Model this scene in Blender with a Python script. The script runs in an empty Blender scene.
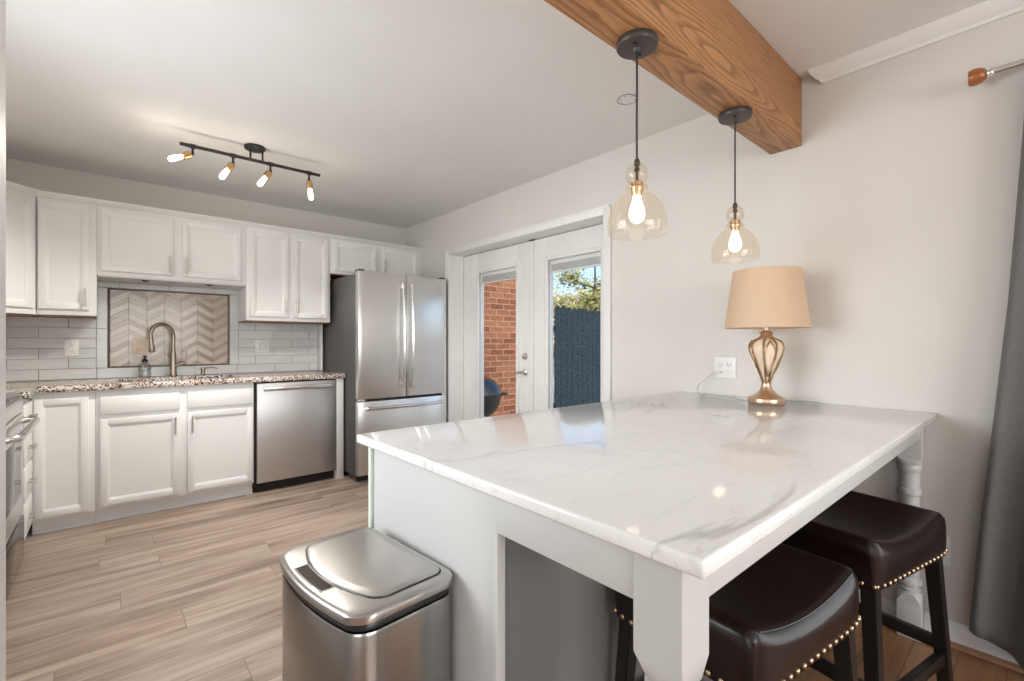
import bpy, bmesh, math, random
from mathutils import Vector, Matrix, Euler, noise as mnoise
random.seed(7)
PI = math.pi
C = bpy.context.scene.collection
SC = bpy.context.scene

# ------------------------------------------------------------------ camera
YAW = 48.9588
cam = bpy.data.objects.new('camera', bpy.data.cameras.new('camera'))
C.objects.link(cam)
cam.location = (0, 0, 1.1804)
cam.rotation_euler = (PI/2, 0, math.radians(YAW - 90))
cam.data.sensor_width = 36
cam.data.lens = 466.0/1024*36
cam.data.shift_y = 0.00226
cam.data.clip_start = 0.02
SC.camera = cam

# ------------------------------------------------------------------ world, sun, daylight, exposure
w = bpy.data.worlds.new('sky'); SC.world = w; w.use_nodes = True
wn = w.node_tree.nodes; wl = w.node_tree.links
sky = wn.new('ShaderNodeTexSky'); sky.sky_type = 'NISHITA'; sky.sun_disc = False
sky.sun_elevation = math.radians(42); sky.sun_rotation = math.radians(200)
sky.air_density = 1.0; sky.dust_density = 3.0; sky.ozone_density = 2.0
wn['Background'].inputs[1].default_value = 0.22
wl.new(sky.outputs[0], wn['Background'].inputs[0])

def sun_lamp(name, energy, direction, angle=2):
    d = bpy.data.lights.new(name, 'SUN'); d.energy = energy; d.angle = math.radians(angle); d.color = (1, .95, .88)
    o = bpy.data.objects.new(name, d); C.objects.link(o); o.location = (6, -6, 9)
    o.rotation_euler = Vector(direction).to_track_quat('-Z', 'Y').to_euler(); return o
def area_lamp(name, loc, direction, sx, sy, energy, color=(1, 1, 1)):
    d = bpy.data.lights.new(name, 'AREA'); d.shape = 'RECTANGLE'; d.size = sx; d.size_y = sy; d.energy = energy; d.color = color
    o = bpy.data.objects.new(name, d); C.objects.link(o); o.location = loc
    o.rotation_euler = Vector(direction).to_track_quat('-Z', 'Y').to_euler(); return o
def spot_lamp(name, loc, direction, energy, angle=165, color=(1, .95, .88)):
    d = bpy.data.lights.new(name, 'SPOT'); d.energy = energy; d.spot_size = math.radians(angle); d.spot_blend = .7; d.shadow_soft_size = .03; d.color = color
    o = bpy.data.objects.new(name, d); C.objects.link(o); o.location = loc
    o.rotation_euler = Vector(direction).to_track_quat('-Z', 'Y').to_euler(); return o
def point_lamp(name, loc, energy, radius=.02, color=(1, .86, .70)):
    d = bpy.data.lights.new(name, 'POINT'); d.energy = energy; d.shadow_soft_size = radius; d.color = color
    o = bpy.data.objects.new(name, d); C.objects.link(o); o.location = loc; return o
sun_lamp('sun', 1.5, (.12, .72, -.68))
area_lamp('added_fill_rear', (.3, -3.19, 1.45), (0, 1, 0), 2.5, 1.4, 50, (.95, .975, 1))  # added fill lamp, set in an unseen rear opening
area_lamp('daylight_side_window', (2.52, -1.05, 1.21), (-1, 0, 0), 1.6, 1.7, 20, (.97, .985, 1))
area_lamp('added_fill_left', (-2.19, -1.2, 1.4), (1, 0, 0), 1.9, 1.4, 13, (.97, .985, 1))  # added fill lamp on the unseen left side of the dining room
area_lamp('added_fill_kitchen', (-.95, 1.95, 1.5), (1, 0, 0), 1.6, 1.1, 24, (.94, .97, 1)).data.spread = math.radians(135)  # added to brighten the kitchen; no window is known on this side
SC.view_settings.view_transform = 'Standard'
SC.view_settings.look = 'None'
SC.view_settings.exposure = 0.44
SC.view_settings.gamma = 1.0
SC.view_settings.use_curve_mapping = False
SC.cycles.use_denoising = True
SC.cycles.max_bounces = 12
SC.cycles.diffuse_bounces = 6
SC.cycles.transparent_max_bounces = 16
SC.cycles.caustics_reflective = False
SC.cycles.caustics_refractive = False
SC.cycles.sample_clamp_indirect = 6

# ------------------------------------------------------------------ materials
MATS = {}
class N:
    """small node-tree writer"""
    def __init__(s, name):
        s.m = bpy.data.materials.new(name); s.m.use_nodes = True
        s.n = s.m.node_tree.nodes; s.l = s.m.node_tree.links
        s.b = s.n['Principled BSDF']; s.out = s.n['Material Output']; MATS[name] = s.m
    def add(s, t, **kw):
        nd = s.n.new('ShaderNode' + t)
        for k, v in kw.items():
            if k in nd.inputs: nd.inputs[k].default_value = v
            else: setattr(nd, k, v)
        return nd
    def link(s, a, b): s.l.new(a, b)
    def coord(s, scale=(1, 1, 1), rot=(0, 0, 0), loc=(0, 0, 0), src='Object'):
        tc = s.add('TexCoord'); mp = s.add('Mapping')
        mp.inputs['Scale'].default_value = scale; mp.inputs['Rotation'].default_value = rot; mp.inputs['Location'].default_value = loc
        s.link(tc.outputs[src], mp.inputs['Vector']); return mp.outputs['Vector']
    def noise(s, vec, scale, detail=2, rough=.5, dist=0):
        n = s.add('TexNoise'); n.inputs['Scale'].default_value = scale; n.inputs['Detail'].default_value = detail
        n.inputs['Roughness'].default_value = rough; n.inputs['Distortion'].default_value = dist
        if vec: s.link(vec, n.inputs['Vector'])
        return n.outputs[0]
    def ramp(s, fac, stops, interp='LINEAR'):
        r = s.add('ValToRGB'); e = r.color_ramp.elements; r.color_ramp.interpolation = interp
        while len(e) < len(stops): e.new(.5)
        for el, (p, c) in zip(e, stops): el.position = p; el.color = (*c, 1) if len(c) == 3 else c
        s.link(fac, r.inputs[0]); return r.outputs[0]
    def mix(s, fac, a, b, mode='MIX'):
        m = s.add('Mix', data_type='RGBA', blend_type=mode)
        for sock, v in ((m.inputs[0], fac), (m.inputs[6], a), (m.inputs[7], b)):
            if hasattr(v, 'links'): s.link(v, sock)
            else: sock.default_value = v if not isinstance(v, tuple) else ((*v, 1) if len(v) == 3 else v)
        return m.outputs[2]
    def bump(s, h, strength=.1, dist=.01):
        b = s.add('Bump'); b.inputs['Strength'].default_value = strength; b.inputs['Distance'].default_value = dist
        s.link(h, b.inputs['Height']); s.link(b.outputs[0], s.b.inputs['Normal'])
    def color(s, c):
        if hasattr(c, 'links'): s.link(c, s.b.inputs['Base Color'])
        else: s.b.inputs['Base Color'].default_value = (*c, 1)
    def set(s, **kw):
        for k, v in kw.items(): s.b.inputs[k.replace('_', ' ')].default_value = v
        return s

def paint(name, col, rough=.5, bump=.0, var=.02):
    n = N(name); v = n.coord()
    f = n.noise(v, 2.3, 3)
    a = tuple(c*(1-var) for c in col); b = tuple(min(1, c*(1+var)) for c in col)
    n.color(n.ramp(f, [(.3, a), (.7, b)])); n.set(Roughness=rough)
    if bump: n.bump(n.noise(v, 220, 2), bump, .002)
    return n.m
paint('wall_paint', (.675, .652, .617), .65, .06)
paint('ceiling_paint', (.80, .80, .79), .8, .08)
paint('trim_paint', (.80, .80, .785), .35)
paint('cabinet_paint', (.775, .775, .762), .38)
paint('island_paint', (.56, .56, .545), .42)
paint('island_back_shaded', (.17, .17, .166), .5)  # shade of the knee space put into the back panel's colour
paint('plastic_white', (.80, .80, .78), .35)
paint('plate_beige', (.68, .56, .46), .45)
paint('raw_edge', (.62, .68, .60), .6)
paint('black_metal', (.018, .016, .015), .45)
paint('bronze', (.045, .034, .030), .42)
paint('frame_bronze', (.13, .10, .08), .4)
paint('black_plastic', (.012, .012, .012), .35)
paint('dark_gap', (.02, .014, .012), .7)
paint('wood_underside', (.30, .16, .10), .6)
paint('fridge_side', (.085, .083, .08), .5)
paint('shoe_wood', (.33, .17, .08), .45)
paint('concrete', (.36, .34, .31), .9, .2, .12)
paint('stool_wood', (.012, .009, .008), .35)
paint('grout', (.36, .355, .34), .8)
paint('bark', (.09, .065, .045), .9, .3, .2)
paint('grey_switch', (.36, .36, .36), .5)

def metal(name, col, rough, brushed=None, bump=.0):
    n = N(name); n.set(Metallic=1.0, Roughness=rough)
    if brushed:
        v = n.coord(brushed)
        f = n.noise(v, 6, 4, .6)
        a = tuple(c*.97 for c in col); b = tuple(min(1, c*1.03) for c in col)
        n.color(n.ramp(f, [(.3, a), (.7, b)]))
        r = n.add('MapRange'); n.link(f, r.inputs[0]); r.inputs[3].default_value = rough*.85; r.inputs[4].default_value = rough*1.2
        n.link(r.outputs[0], n.b.inputs['Roughness'])
        n.bump(f, bump or .006, .001)
    else: n.color(col)
    return n.m
metal('stainless_horizontal', (.60, .595, .59), .40, (.6, .6, 60))
metal('stainless_vertical', (.74, .735, .725), .30, (60, 60, .4))
metal('stainless_lid', (.50, .485, .465), .28)
metal('can_steel', (.40, .395, .385), .22, (60, 60, .4))
metal('steel_bar', (.72, .71, .69), .2)
metal('nickel', (.56, .53, .49), .33)
metal('faucet_nickel', (.36, .31, .26), .30)
metal('chrome', (.75, .75, .75), .12)
metal('copper_brass', (.62, .42, .27), .3)
metal('socket_brass', (.62, .38, .20), .32)
metal('lamp_bronze', (.66, .47, .33), .3)
metal('cage_bronze', (.42, .28, .17), .35)
metal('nail_brass', (.60, .45, .30), .3)

# quartz
n = N('quartz'); v = n.coord((1, 1, 1), (0, 0, .55))
wv = n.coord((.55, 1.5, 1), (0, 0, -.25))
big = n.noise(wv, 1.25, 5, .55, .9)
vein = n.ramp(big, [(.485, (0, 0, 0)), (.5, (1, 1, 1)), (.515, (0, 0, 0))])
gate = n.ramp(n.noise(v, 1.7, 2), [(.42, (0, 0, 0)), (.62, (1, 1, 1))])
vm = n.mix(1.0, vein, gate, 'MULTIPLY')
fine = n.ramp(n.noise(n.coord((.8, 2.2, 1), (0, 0, .5), (3, 1, 0)), 2.3, 6, .6, 1.2), [(.49, (0, 0, 0)), (.5, (.45, .45, .45)), (.51, (0, 0, 0))])
cloud = n.ramp(n.noise(v, 2.2, 4), [(.3, (.80, .80, .785)), (.7, (.845, .845, .835))])
c1 = n.mix(vm, cloud, (.56, .56, .55)); c2 = n.mix(fine, c1, (.62, .62, .60))
n.color(c2); n.set(Roughness=.09, IOR=1.5); n.b.inputs['Specular IOR Level'].default_value = .6

# granite
n = N('granite'); v = n.coord()
vo = n.add('TexVoronoi', Scale=125.0); n.link(v, vo.inputs['Vector'])
sp = n.ramp(vo.outputs['Color'], [(.0, (.03, .022, .02)), (.36, (.05, .035, .03)), (.38, (.34, .22, .16)), (.56, (.50, .38, .30)), (.58, (.66, .62, .57)), (1, (.72, .68, .63))], 'LINEAR')
n.color(sp); n.set(Roughness=.15)

# wood floors
def planks(name, cols, width, length, gapcol, rough, gx=1.6, gy=26, seed=0.0, contrast=1.0):
    n = N(name); v = n.coord(loc=(seed, .03, 0))
    br = n.add('TexBrick'); br.offset = .37; br.offset_frequency = 2; br.squash = 1
    br.inputs['Scale'].default_value = 1; br.inputs['Brick Width'].default_value = length; br.inputs['Row Height'].default_value = width
    br.inputs['Mortar Size'].default_value = .0013; br.inputs['Mortar Smooth'].default_value = .3; br.inputs['Bias'].default_value = 0
    br.inputs['Color1'].default_value = (0, 0, 0, 1); br.inputs['Color2'].default_value = (1, 1, 1, 1); br.inputs['Mortar'].default_value = (.5, .5, .5, 1)
    br.offset = 0
    sep = n.add('SeparateXYZ'); n.link(v, sep.inputs[0])
    dv_ = n.add('Math', operation='DIVIDE'); n.link(sep.outputs['Y'], dv_.inputs[0]); dv_.inputs[1].default_value = width
    fl_ = n.add('Math', operation='FLOOR'); n.link(dv_.outputs[0], fl_.inputs[0])
    wn_ = n.add('TexWhiteNoise', noise_dimensions='1D'); n.link(fl_.outputs[0], wn_.inputs['W'])
    ml_ = n.add('Math', operation='MULTIPLY_ADD'); n.link(wn_.outputs['Value'], ml_.inputs[0]); ml_.inputs[1].default_value = length; n.link(sep.outputs['X'], ml_.inputs[2])
    cb_ = n.add('CombineXYZ'); n.link(ml_.outputs[0], cb_.inputs['X']); n.link(sep.outputs['Y'], cb_.inputs['Y'])
    n.link(cb_.outputs[0], br.inputs['Vector'])
    # shift the grain per plank so that it breaks at the joints
    sc = n.add('VectorMath', operation='SCALE'); sc.inputs['Scale'].default_value = 7.3; n.link(br.outputs['Color'], sc.inputs[0])
    ad = n.add('VectorMath', operation='ADD'); n.link(v, ad.inputs[0]); n.link(sc.outputs[0], ad.inputs[1])
    mp = n.add('Mapping'); mp.inputs['Scale'].default_value = (gx, gy, 1); n.link(ad.outputs[0], mp.inputs['Vector'])
    g1 = n.noise(mp.outputs[0], 1.0, 6, .62, .7)
    mp2 = n.add('Mapping'); mp2.inputs['Scale'].default_value = (gx*.6, gy*.28, 1); n.link(ad.outputs[0], mp2.inputs['Vector'])
    g2 = n.noise(mp2.outputs[0], 1.0, 4, .55, 1.2)
    gr = n.mix(.55, g1, g2)
    base = n.ramp(gr, [(.34, cols[0]), (.47, cols[1]), (.59, cols[2])])
    tone = n.ramp(br.outputs['Color'], [(0, (.86, .86, .86)), (1, (1.0, 1.0, 1.0))])
    c = n.mix(1.0, base, tone, 'MULTIPLY')
    c = n.mix(br.outputs['Fac'], c, gapcol)
    n.color(c); n.set(Roughness=rough)
    n.bump(n.mix(.5, g1, br.outputs['Fac']), .06, .003)
    return n.m
planks('kitchen_planks', ((.165, .110, .080), (.33, .242, .186), (.47, .372, .30)), .182, 1.25, (.12, .085, .065), .42)
planks('dining_planks', ((.12, .055, .022), (.26, .125, .052), (.37, .20, .10)), .125, .9, (.05, .025, .012), .38, seed=.4)

# oak beam: cathedral grain along x
n = N('oak_beam'); v = n.coord()
sep = n.add('SeparateXYZ'); n.link(v, sep.inputs[0])
def mth(op, a, b):
    q = n.add('Math', operation=op)
    for k, x in enumerate((a, b)):
        if hasattr(x, 'links'): n.link(x, q.inputs[k])
        elif x is not None: q.inputs[k].default_value = x
    return q.outputs[0]
dy = mth('SUBTRACT', sep.outputs['Y'], .825); dz = mth('SUBTRACT', sep.outputs['Z'], 2.19)
rad = mth('SQRT', mth('ADD', mth('MULTIPLY', dy, dy), mth('MULTIPLY', dz, dz)), None)
wob = n.noise(n.coord((.9, 1.6, 1.1)), 1.0, 1, .4, .2); wob2 = n.noise(n.coord((5, 26, 20)), 1.0, 2, .5)
ph = mth('ADD', mth('ADD', mth('MULTIPLY', rad, 85.0), mth('MULTIPLY', wob, 12.0)), mth('MULTIPLY', wob2, 1.1))
fr_ = mth('FRACT', ph, None)
base = n.ramp(fr_, [(.0, (.27, .118, .044)), (.12, (.33, .150, .056)), (.45, (.46, .225, .086)), (.86, (.51, .255, .102)), (1, (.32, .142, .054))])
pore = n.noise(n.coord((7, 160, 160)), 1.0, 3, .6)
pc = n.ramp(pore, [(.36, (.70, .68, .66)), (.52, (1, 1, 1))])
n.color(n.mix(1.0, base, pc, 'MULTIPLY')); n.set(Roughness=.5); n.bump(pore, .10, .002)

# turned finial wood
n = N('finial_wood'); v = n.coord((30, 4, 30))
n.color(n.ramp(n.noise(v, 2, 3), [(.3, (.22, .065, .018)), (.7, (.40, .14, .04))])); n.set(Roughness=.25)

# leather
n = N('leather'); v = n.coord()
vo = n.add('TexVoronoi', Scale=260.0); n.link(v, vo.inputs['Vector'])
n.color(n.ramp(n.noise(v, 9, 3), [(.3, (.0085, .0030, .0026)), (.7, (.0135, .005, .0042))])); n.set(Roughness=.30); n.b.inputs['Specular IOR Level'].default_value = .38
n.bump(vo.outputs['Distance'], .12, .0015)

# ceramics
def tile_mat(name, a, b, rough):
    n = N(name); at = n.add('Attribute', attribute_name='tint')
    v = n.coord((4, 30, 30), (.4, .2, .3))
    st = n.ramp(n.noise(v, 1.4, 4), [(.3, (.9, .9, .9)), (.7, (1, 1, 1))])
    n.color(n.mix(1.0, n.mix(at.outputs['Fac'], a, b), st, 'MULTIPLY')); n.set(Roughness=rough); return n.m
tile_mat('subway_tile', (.60, .615, .605), (.70, .71, .70), .13)
tile_mat('chevron_tile', (.27, .215, .175), (.58, .49, .415), .13)

# shade / curtain fabric
n = N('shade_linen'); v = n.coord((240, 240, 420))
f = n.noise(v, 1.0, 2)
n.color(n.ramp(f, [(.3, (.82, .66, .50)), (.7, (.90, .75, .59))])); n.set(Roughness=.9)
tr = n.add('BsdfTranslucent'); tr.inputs[0].default_value = (.92, .76, .57, 1)
mx = n.add('MixShader'); mx.inputs[0].default_value = .45
n.link(n.b.outputs[0], mx.inputs[1]); n.link(tr.outputs[0], mx.inputs[2]); n.link(mx.outputs[0], n.out.inputs[0])
n = N('curtain_cloth'); v = n.coord((160, 160, 160))
n.color(n.ramp(n.noise(v, 1.4, 4, .7), [(.3, (.095, .096, .091)), (.7, (.165, .167, .159))])); n.set(Roughness=.85)
n.b.inputs['Sheen Weight'].default_value = .15; n.bump(n.noise(v, 2, 2), .2, .002)
paint('cream_glass', (.85, .68, .50), .6)

# clear and tinted glass sheets
def sheet_glass(name, tint, gloss=.06, rough=.02, speck=0.0, body=0.0, bodycol=(1, 1, 1), top=.65):
    n = N(name); n.n.remove(n.b)
    t = n.add('BsdfTransparent'); t.inputs[0].default_value = (*tint, 1)
    g = n.add('BsdfGlossy'); g.inputs['Roughness'].default_value = rough
    lw = n.add('LayerWeight'); lw.inputs[0].default_value = .25
    mr = n.add('MapRange'); n.link(lw.outputs['Facing'], mr.inputs[0]); mr.inputs[3].default_value = gloss; mr.inputs[4].default_value = top
    mx = n.add('MixShader'); n.link(mr.outputs[0], mx.inputs[0]); n.link(t.outputs[0], mx.inputs[1]); n.link(g.outputs[0], mx.inputs[2])
    last = mx
    if body:
        d = n.add('BsdfTranslucent'); d.inputs[0].default_value = (*bodycol, 1)
        m2 = n.add('MixShader'); n.link(mx.outputs[0], m2.inputs[1]); n.link(d.outputs[0], m2.inputs[2])
        if speck:
            sp = n.ramp(n.noise(n.coord(), speck, 2, .7), [(.42, (body*.75,)*3), (.66, (body*1.35,)*3)])
            n.link(sp, m2.inputs[0])
        else: m2.inputs[0].default_value = body
        last = m2
    n.link(last.outputs[0], n.out.inputs[0]); return n.m
sheet_glass('pane_glass', (.985, .99, .99), .001, 0.0, top=.010)
sheet_glass('pendant_glass', (.985, .945, .885), .03, .03, 160, .085, (1, .86, .66), top=.28)
sheet_glass('bottle_glass', (.90, .92, .92), .10, .03)
n = N('black_glass'); n.color((.012, .012, .013)); n.set(Roughness=.06)
n = N('sensor_brown'); n.color((.05, .033, .024)); n.set(Roughness=.12)
n = N('enamel_black'); n.color((.010, .011, .013)); n.set(Roughness=.10); n.b.inputs['Coat Weight'].default_value = .6
def glow(name, col, strength):
    n = N(name); n.color((.9, .8, .6)); n.b.inputs['Emission Color'].default_value = (*col, 1); n.b.inputs['Emission Strength'].default_value = strength; return n.m
glow('track_bulb_glow', (1, .86, .66), 6)
glow('pendant_bulb_glow', (1, .86, .64), 3.0)

# outdoors
n = N('brick'); tc = n.add('TexCoord'); sx = n.add('SeparateXYZ'); cx = n.add('CombineXYZ')
n.link(tc.outputs['Object'], sx.inputs[0]); 
sm = n.add('Math', operation='ADD'); n.link(sx.outputs['X'], sm.inputs[0]); n.link(sx.outputs['Y'], sm.inputs[1])
n.link(sm.outputs[0], cx.inputs['X']); n.link(sx.outputs['Z'], cx.inputs['Y'])
br = n.add('TexBrick'); br.inputs['Scale'].default_value = 1; br.inputs['Brick Width'].default_value = .215; br.inputs['Row Height'].default_value = .073
br.inputs['Mortar Size'].default_value = .006; br.inputs['Color1'].default_value = (.20, .072, .036, 1); br.inputs['Color2'].default_value = (.37, .16, .085, 1); br.inputs['Mortar'].default_value = (.36, .26, .19, 1)
br.inputs['Bias'].default_value = -.1; n.link(cx.outputs[0], br.inputs['Vector'])
bn = n.ramp(n.noise(n.coord((9, 9, 22)), 1.3, 5, .7), [(.3, (.62, .60, .58)), (.65, (1.1, 1.05, 1.0))])
n.color(n.mix(1.0, br.outputs['Color'], bn, 'MULTIPLY')); n.set(Roughness=.9); n.bump(br.outputs['Fac'], -.4, .008)
n = N('fence_stain'); v = n.coord((60, 60, 38))
n.color(n.ramp(n.noise(v, .9, 3, .7), [(.42, (.002, .006, .010)), (.55, (.008, .026, .038)), (.68, (.075, .14, .165))])); n.set(Roughness=.8)
n = N('leaves_green'); n.color(n.ramp(n.noise(n.coord(), 3, 2), [(.35, (.20, .24, .07)), (.65, (.42, .40, .15))])); n.set(Roughness=.8)
n = N('leaves_tan'); n.color(n.ramp(n.noise(n.coord(), 3, 2), [(.35, (.42, .32, .16)), (.65, (.62, .50, .30))])); n.set(Roughness=.9)

# ------------------------------------------------------------------ mesh helpers
class MB:
    def __init__(s): s.bm = bmesh.new()
    def _join(s, t, M=None):
        if M is not None: bmesh.ops.transform(t, matrix=M, verts=t.verts)
        me = bpy.data.meshes.new('tmp'); t.to_mesh(me); t.free(); s.bm.from_mesh(me); bpy.data.meshes.remove(me); return s
    def box(s, x0, x1, y0, y1, z0, z1, bev=0.0, seg=2, M=None):
        t = bmesh.new(); bmesh.ops.create_cube(t, size=1)
        for v in t.verts: v.co = Vector((x0+(v.co.x+.5)*(x1-x0), y0+(v.co.y+.5)*(y1-y0), z0+(v.co.z+.5)*(z1-z0)))
        if bev: bmesh.ops.bevel(t, geom=t.edges[:], offset=bev, segments=seg, profile=.5, affect='EDGES')
        return s._join(t, M)
    def prism(s, pts, axis, a, b, bev=0.0, seg=2, M=None):
        """polygon pts (2d) extruded along axis from a to b"""
        t = bmesh.new()
        def mk(p, h):
            return {'z': (p[0], p[1], h), 'x': (h, p[0], p[1]), 'y': (p[0], h, p[1])}[axis]
        A = [t.verts.new(mk(p, a)) for p in pts]; B = [t.verts.new(mk(p, b)) for p in pts]
        t.faces.new(A); t.faces.new(B)
        for i in range(len(pts)):
            j = (i+1) % len(pts); t.faces.new((A[i], A[j], B[j], B[i]))
        bmesh.ops.recalc_face_normals(t, faces=t.faces)
        if bev: bmesh.ops.bevel(t, geom=t.edges[:], offset=bev, segments=seg, profile=.5, affect='EDGES')
        return s._join(t, M)
    def tube(s, pts, r, seg=12, caps=True):
        t = bmesh.new(); pts = [Vector(p) for p in pts]; n = len(pts)
        rr = r if isinstance(r, (list, tuple)) else [r]*n
        rings = []; up = None
        for i, p in enumerate(pts):
            d = (pts[min(i+1, n-1)]-pts[max(i-1, 0)]).normalized()
            if up is None:
                up = Vector((0, 0, 1)) if abs(d.z) < .9 else Vector((1, 0, 0))
            a = d.cross(up); 
            if a.length < 1e-5: a = d.orthogonal()
            a.normalize(); b = a.cross(d).normalized(); up = b
            rings.append([t.verts.new(p+(a*math.cos(2*PI*k/seg)+b*math.sin(2*PI*k/seg))*rr[i]) for k in range(seg)])
        for i in range(n-1):
            for k in range(seg):
                t.faces.new((rings[i][k], rings[i][(k+1) % seg], rings[i+1][(k+1) % seg], rings[i+1][k]))
        if caps: t.faces.new(rings[0]); t.faces.new(rings[-1])
        bmesh.ops.recalc_face_normals(t, faces=t.faces)
        return s._join(t)
    def lathe(s, prof, c=(0, 0, 0), seg=32, M=None, caps=False):
        """prof: (r,z) list around the z axis through c"""
        t = bmesh.new(); rings = []
        for r, z in prof:
            if r < 1e-5: rings.append([t.verts.new((c[0], c[1], c[2]+z))])
            else: rings.append([t.verts.new((c[0]+r*math.cos(2*PI*k/seg), c[1]+r*math.sin(2*PI*k/seg), c[2]+z)) for k in range(seg)])
        for A, B in zip(rings, rings[1:]):
            for k in range(seg):
                k2 = (k+1) % seg
                if len(A) == 1 and len(B) == 1: continue
                if len(A) == 1: t.faces.new((A[0], B[k], B[k2]))
                elif len(B) == 1: t.faces.new((A[k], A[k2], B[0]))
                else: t.faces.new((A[k], A[k2], B[k2], B[k]))
        if caps:
            for R in (rings[0], rings[-1]):
                if len(R) > 2: t.faces.new(R)
        bmesh.ops.recalc_face_normals(t, faces=t.faces)
        return s._join(t, M)
    def grid(s, rows, close=False):
        t = bmesh.new(); V = [[t.verts.new(p) for p in r] for r in rows]
        for i in range(len(V)-1):
            m = len(V[i])
            for k in range(m if close else m-1):
                t.faces.new((V[i][k], V[i][(k+1) % m], V[i+1][(k+1) % m], V[i+1][k]))
        bmesh.ops.recalc_face_normals(t, faces=t.faces)
        return s._join(t)
    def ball(s, c, r, seg=12, scale=(1, 1, 1)):
        t = bmesh.new(); bmesh.ops.create_uvsphere(t, u_segments=seg, v_segments=max(6, seg//2), radius=r)
        for v in t.verts: v.co = Vector((c[0]+v.co.x*scale[0], c[1]+v.co.y*scale[1], c[2]+v.co.z*scale[2]))
        return s._join(t)
    def build(s, name, mat, parent=None, flat=False, angle=40, local=False):
        """parent's location is taken off the world-space vertices unless local"""
        if parent is not None and not local:
            L = Vector(parent['_o']) if '_o' in parent else parent.location
            bmesh.ops.translate(s.bm, vec=-L, verts=s.bm.verts)
        me = bpy.data.meshes.new(name); s.bm.to_mesh(me); s.bm.free()
        me.materials.append(MATS[mat])
        if not flat:
            me.shade_smooth()
            me.set_sharp_from_angle(angle=math.radians(angle))
        o = bpy.data.objects.new(name, me); C.objects.link(o)
        if parent is not None: o.parent = parent
        return o
def sub(mb, name, mat, part, origin, **kw):
    """a sub-part: same local frame as its part"""
    bmesh.ops.translate(mb.bm, vec=-Vector(origin), verts=mb.bm.verts)
    return mb.build(name, mat, part, local=True, **kw)
def thing(name, label, cat, loc=(0, 0, 0), rz=0, group=None, kind=None):
    o = bpy.data.objects.new(name, None); C.objects.link(o); o.location = loc; o.rotation_euler = (0, 0, rz); o.empty_display_size = .1
    tag(o, label, cat, group, kind); return o
def tag(o, label=None, cat=None, group=None, kind=None):
    if label: o['label'] = label
    if cat: o['category'] = cat
    if group: o['group'] = group
    if kind: o['kind'] = kind
    return o
def struct(name, mb, mat, label, cat, **kw):
    return tag(mb.build(name, mat, **kw), label, cat, kind='structure')
def copy_tree(o, parent=None):
    c = o.copy(); C.objects.link(c)
    if parent is not None: c.parent = parent
    for ch in list(o.children): copy_tree(ch, c)
    return c
def B(*a, **k): return MB().box(*a, **k)

# ------------------------------------------------------------------ room constants
W, D, ZC = 2.498, 4.664, 2.44          # right wall, back wall, ceiling
XL = -.955                              # kitchen left wall
BY0, BY1, BZ = .767, .907, 2.117        # beam
T = .12
DY0, DY1, DH = 1.932, 3.777, 2.028      # french door opening
WT = .14                                # right wall thickness

# ------------------------------------------------------------------ room shell
struct('floor', B(XL, W, .835, D, -.05, 0), 'kitchen_planks', 'greyish tan wood plank kitchen floor', 'floor', flat=True)
struct('floor_dining', B(-2.2, W, -3.2, .835, -.05, 0), 'dining_planks', 'orange brown hardwood dining floor under the stools', 'floor', flat=True)
struct('ceiling', B(-2.32, W+WT, -3.3, D+T, ZC, ZC+.1), 'ceiling_paint', 'flat white painted ceiling', 'ceiling', flat=True)
struct('wall_back', B(XL-T, W+WT, D, D+T, 0, ZC), 'wall_paint', 'beige back wall behind the white cabinets', 'wall', flat=True)
struct('wall_left', B(XL-T, XL, .91, 1.1, 0, ZC).box(XL-T, XL, 2.8, D, 0, ZC).box(XL-T, XL, 1.1, 2.8, 0, .9).box(XL-T, XL, 1.1, 2.8, 2.2, ZC), 'wall_paint', 'kitchen wall at the far left behind the range', 'wall', flat=True)
r = MB()
r.box(W, W+WT, DY1, D, 0, ZC).box(W, W+WT, DY0, DY1, DH, ZC).box(W, W+WT, -.2, DY0, 0, ZC)
r.box(W, W+WT, -1.9, -.2, 0, .3).box(W, W+WT, -1.9, -.2, 2.12, ZC).box(W, W+WT, -3.3, -1.9, 0, ZC)
struct('wall_right', r, 'wall_paint', 'warm off-white right wall with the glass doors and table lamp', 'wall', flat=True)
struct('wall_partition', B(-2.2, -.116, .772, .902, 0, ZC), 'wall_paint', 'short wall at the far left edge between dining room and kitchen', 'wall', flat=True)
r = B(-2.32, -2.2, -3.3, -2.2, 0, ZC).box(-2.32, -2.2, -.2, .91, 0, ZC).box(-2.32, -2.2, -2.2, -.2, 0, .65).box(-2.32, -2.2, -2.2, -.2, 2.15, ZC)
struct('wall_dining', r, 'wall_paint', 'left dining room wall with an added window opening', 'wall', flat=True)
r = B(-2.32, -1.0, -3.3, -3.2, 0, ZC).box(1.6, W+WT, -3.3, -3.2, 0, ZC).box(-1.0, 1.6, -3.3, -3.2, 0, .7).box(-1.0, 1.6, -3.3, -3.2, 2.2, ZC)
struct('wall_rear', r, 'wall_paint', 'rear dining room wall with an added wide window opening', 'wall', flat=True)
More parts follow.
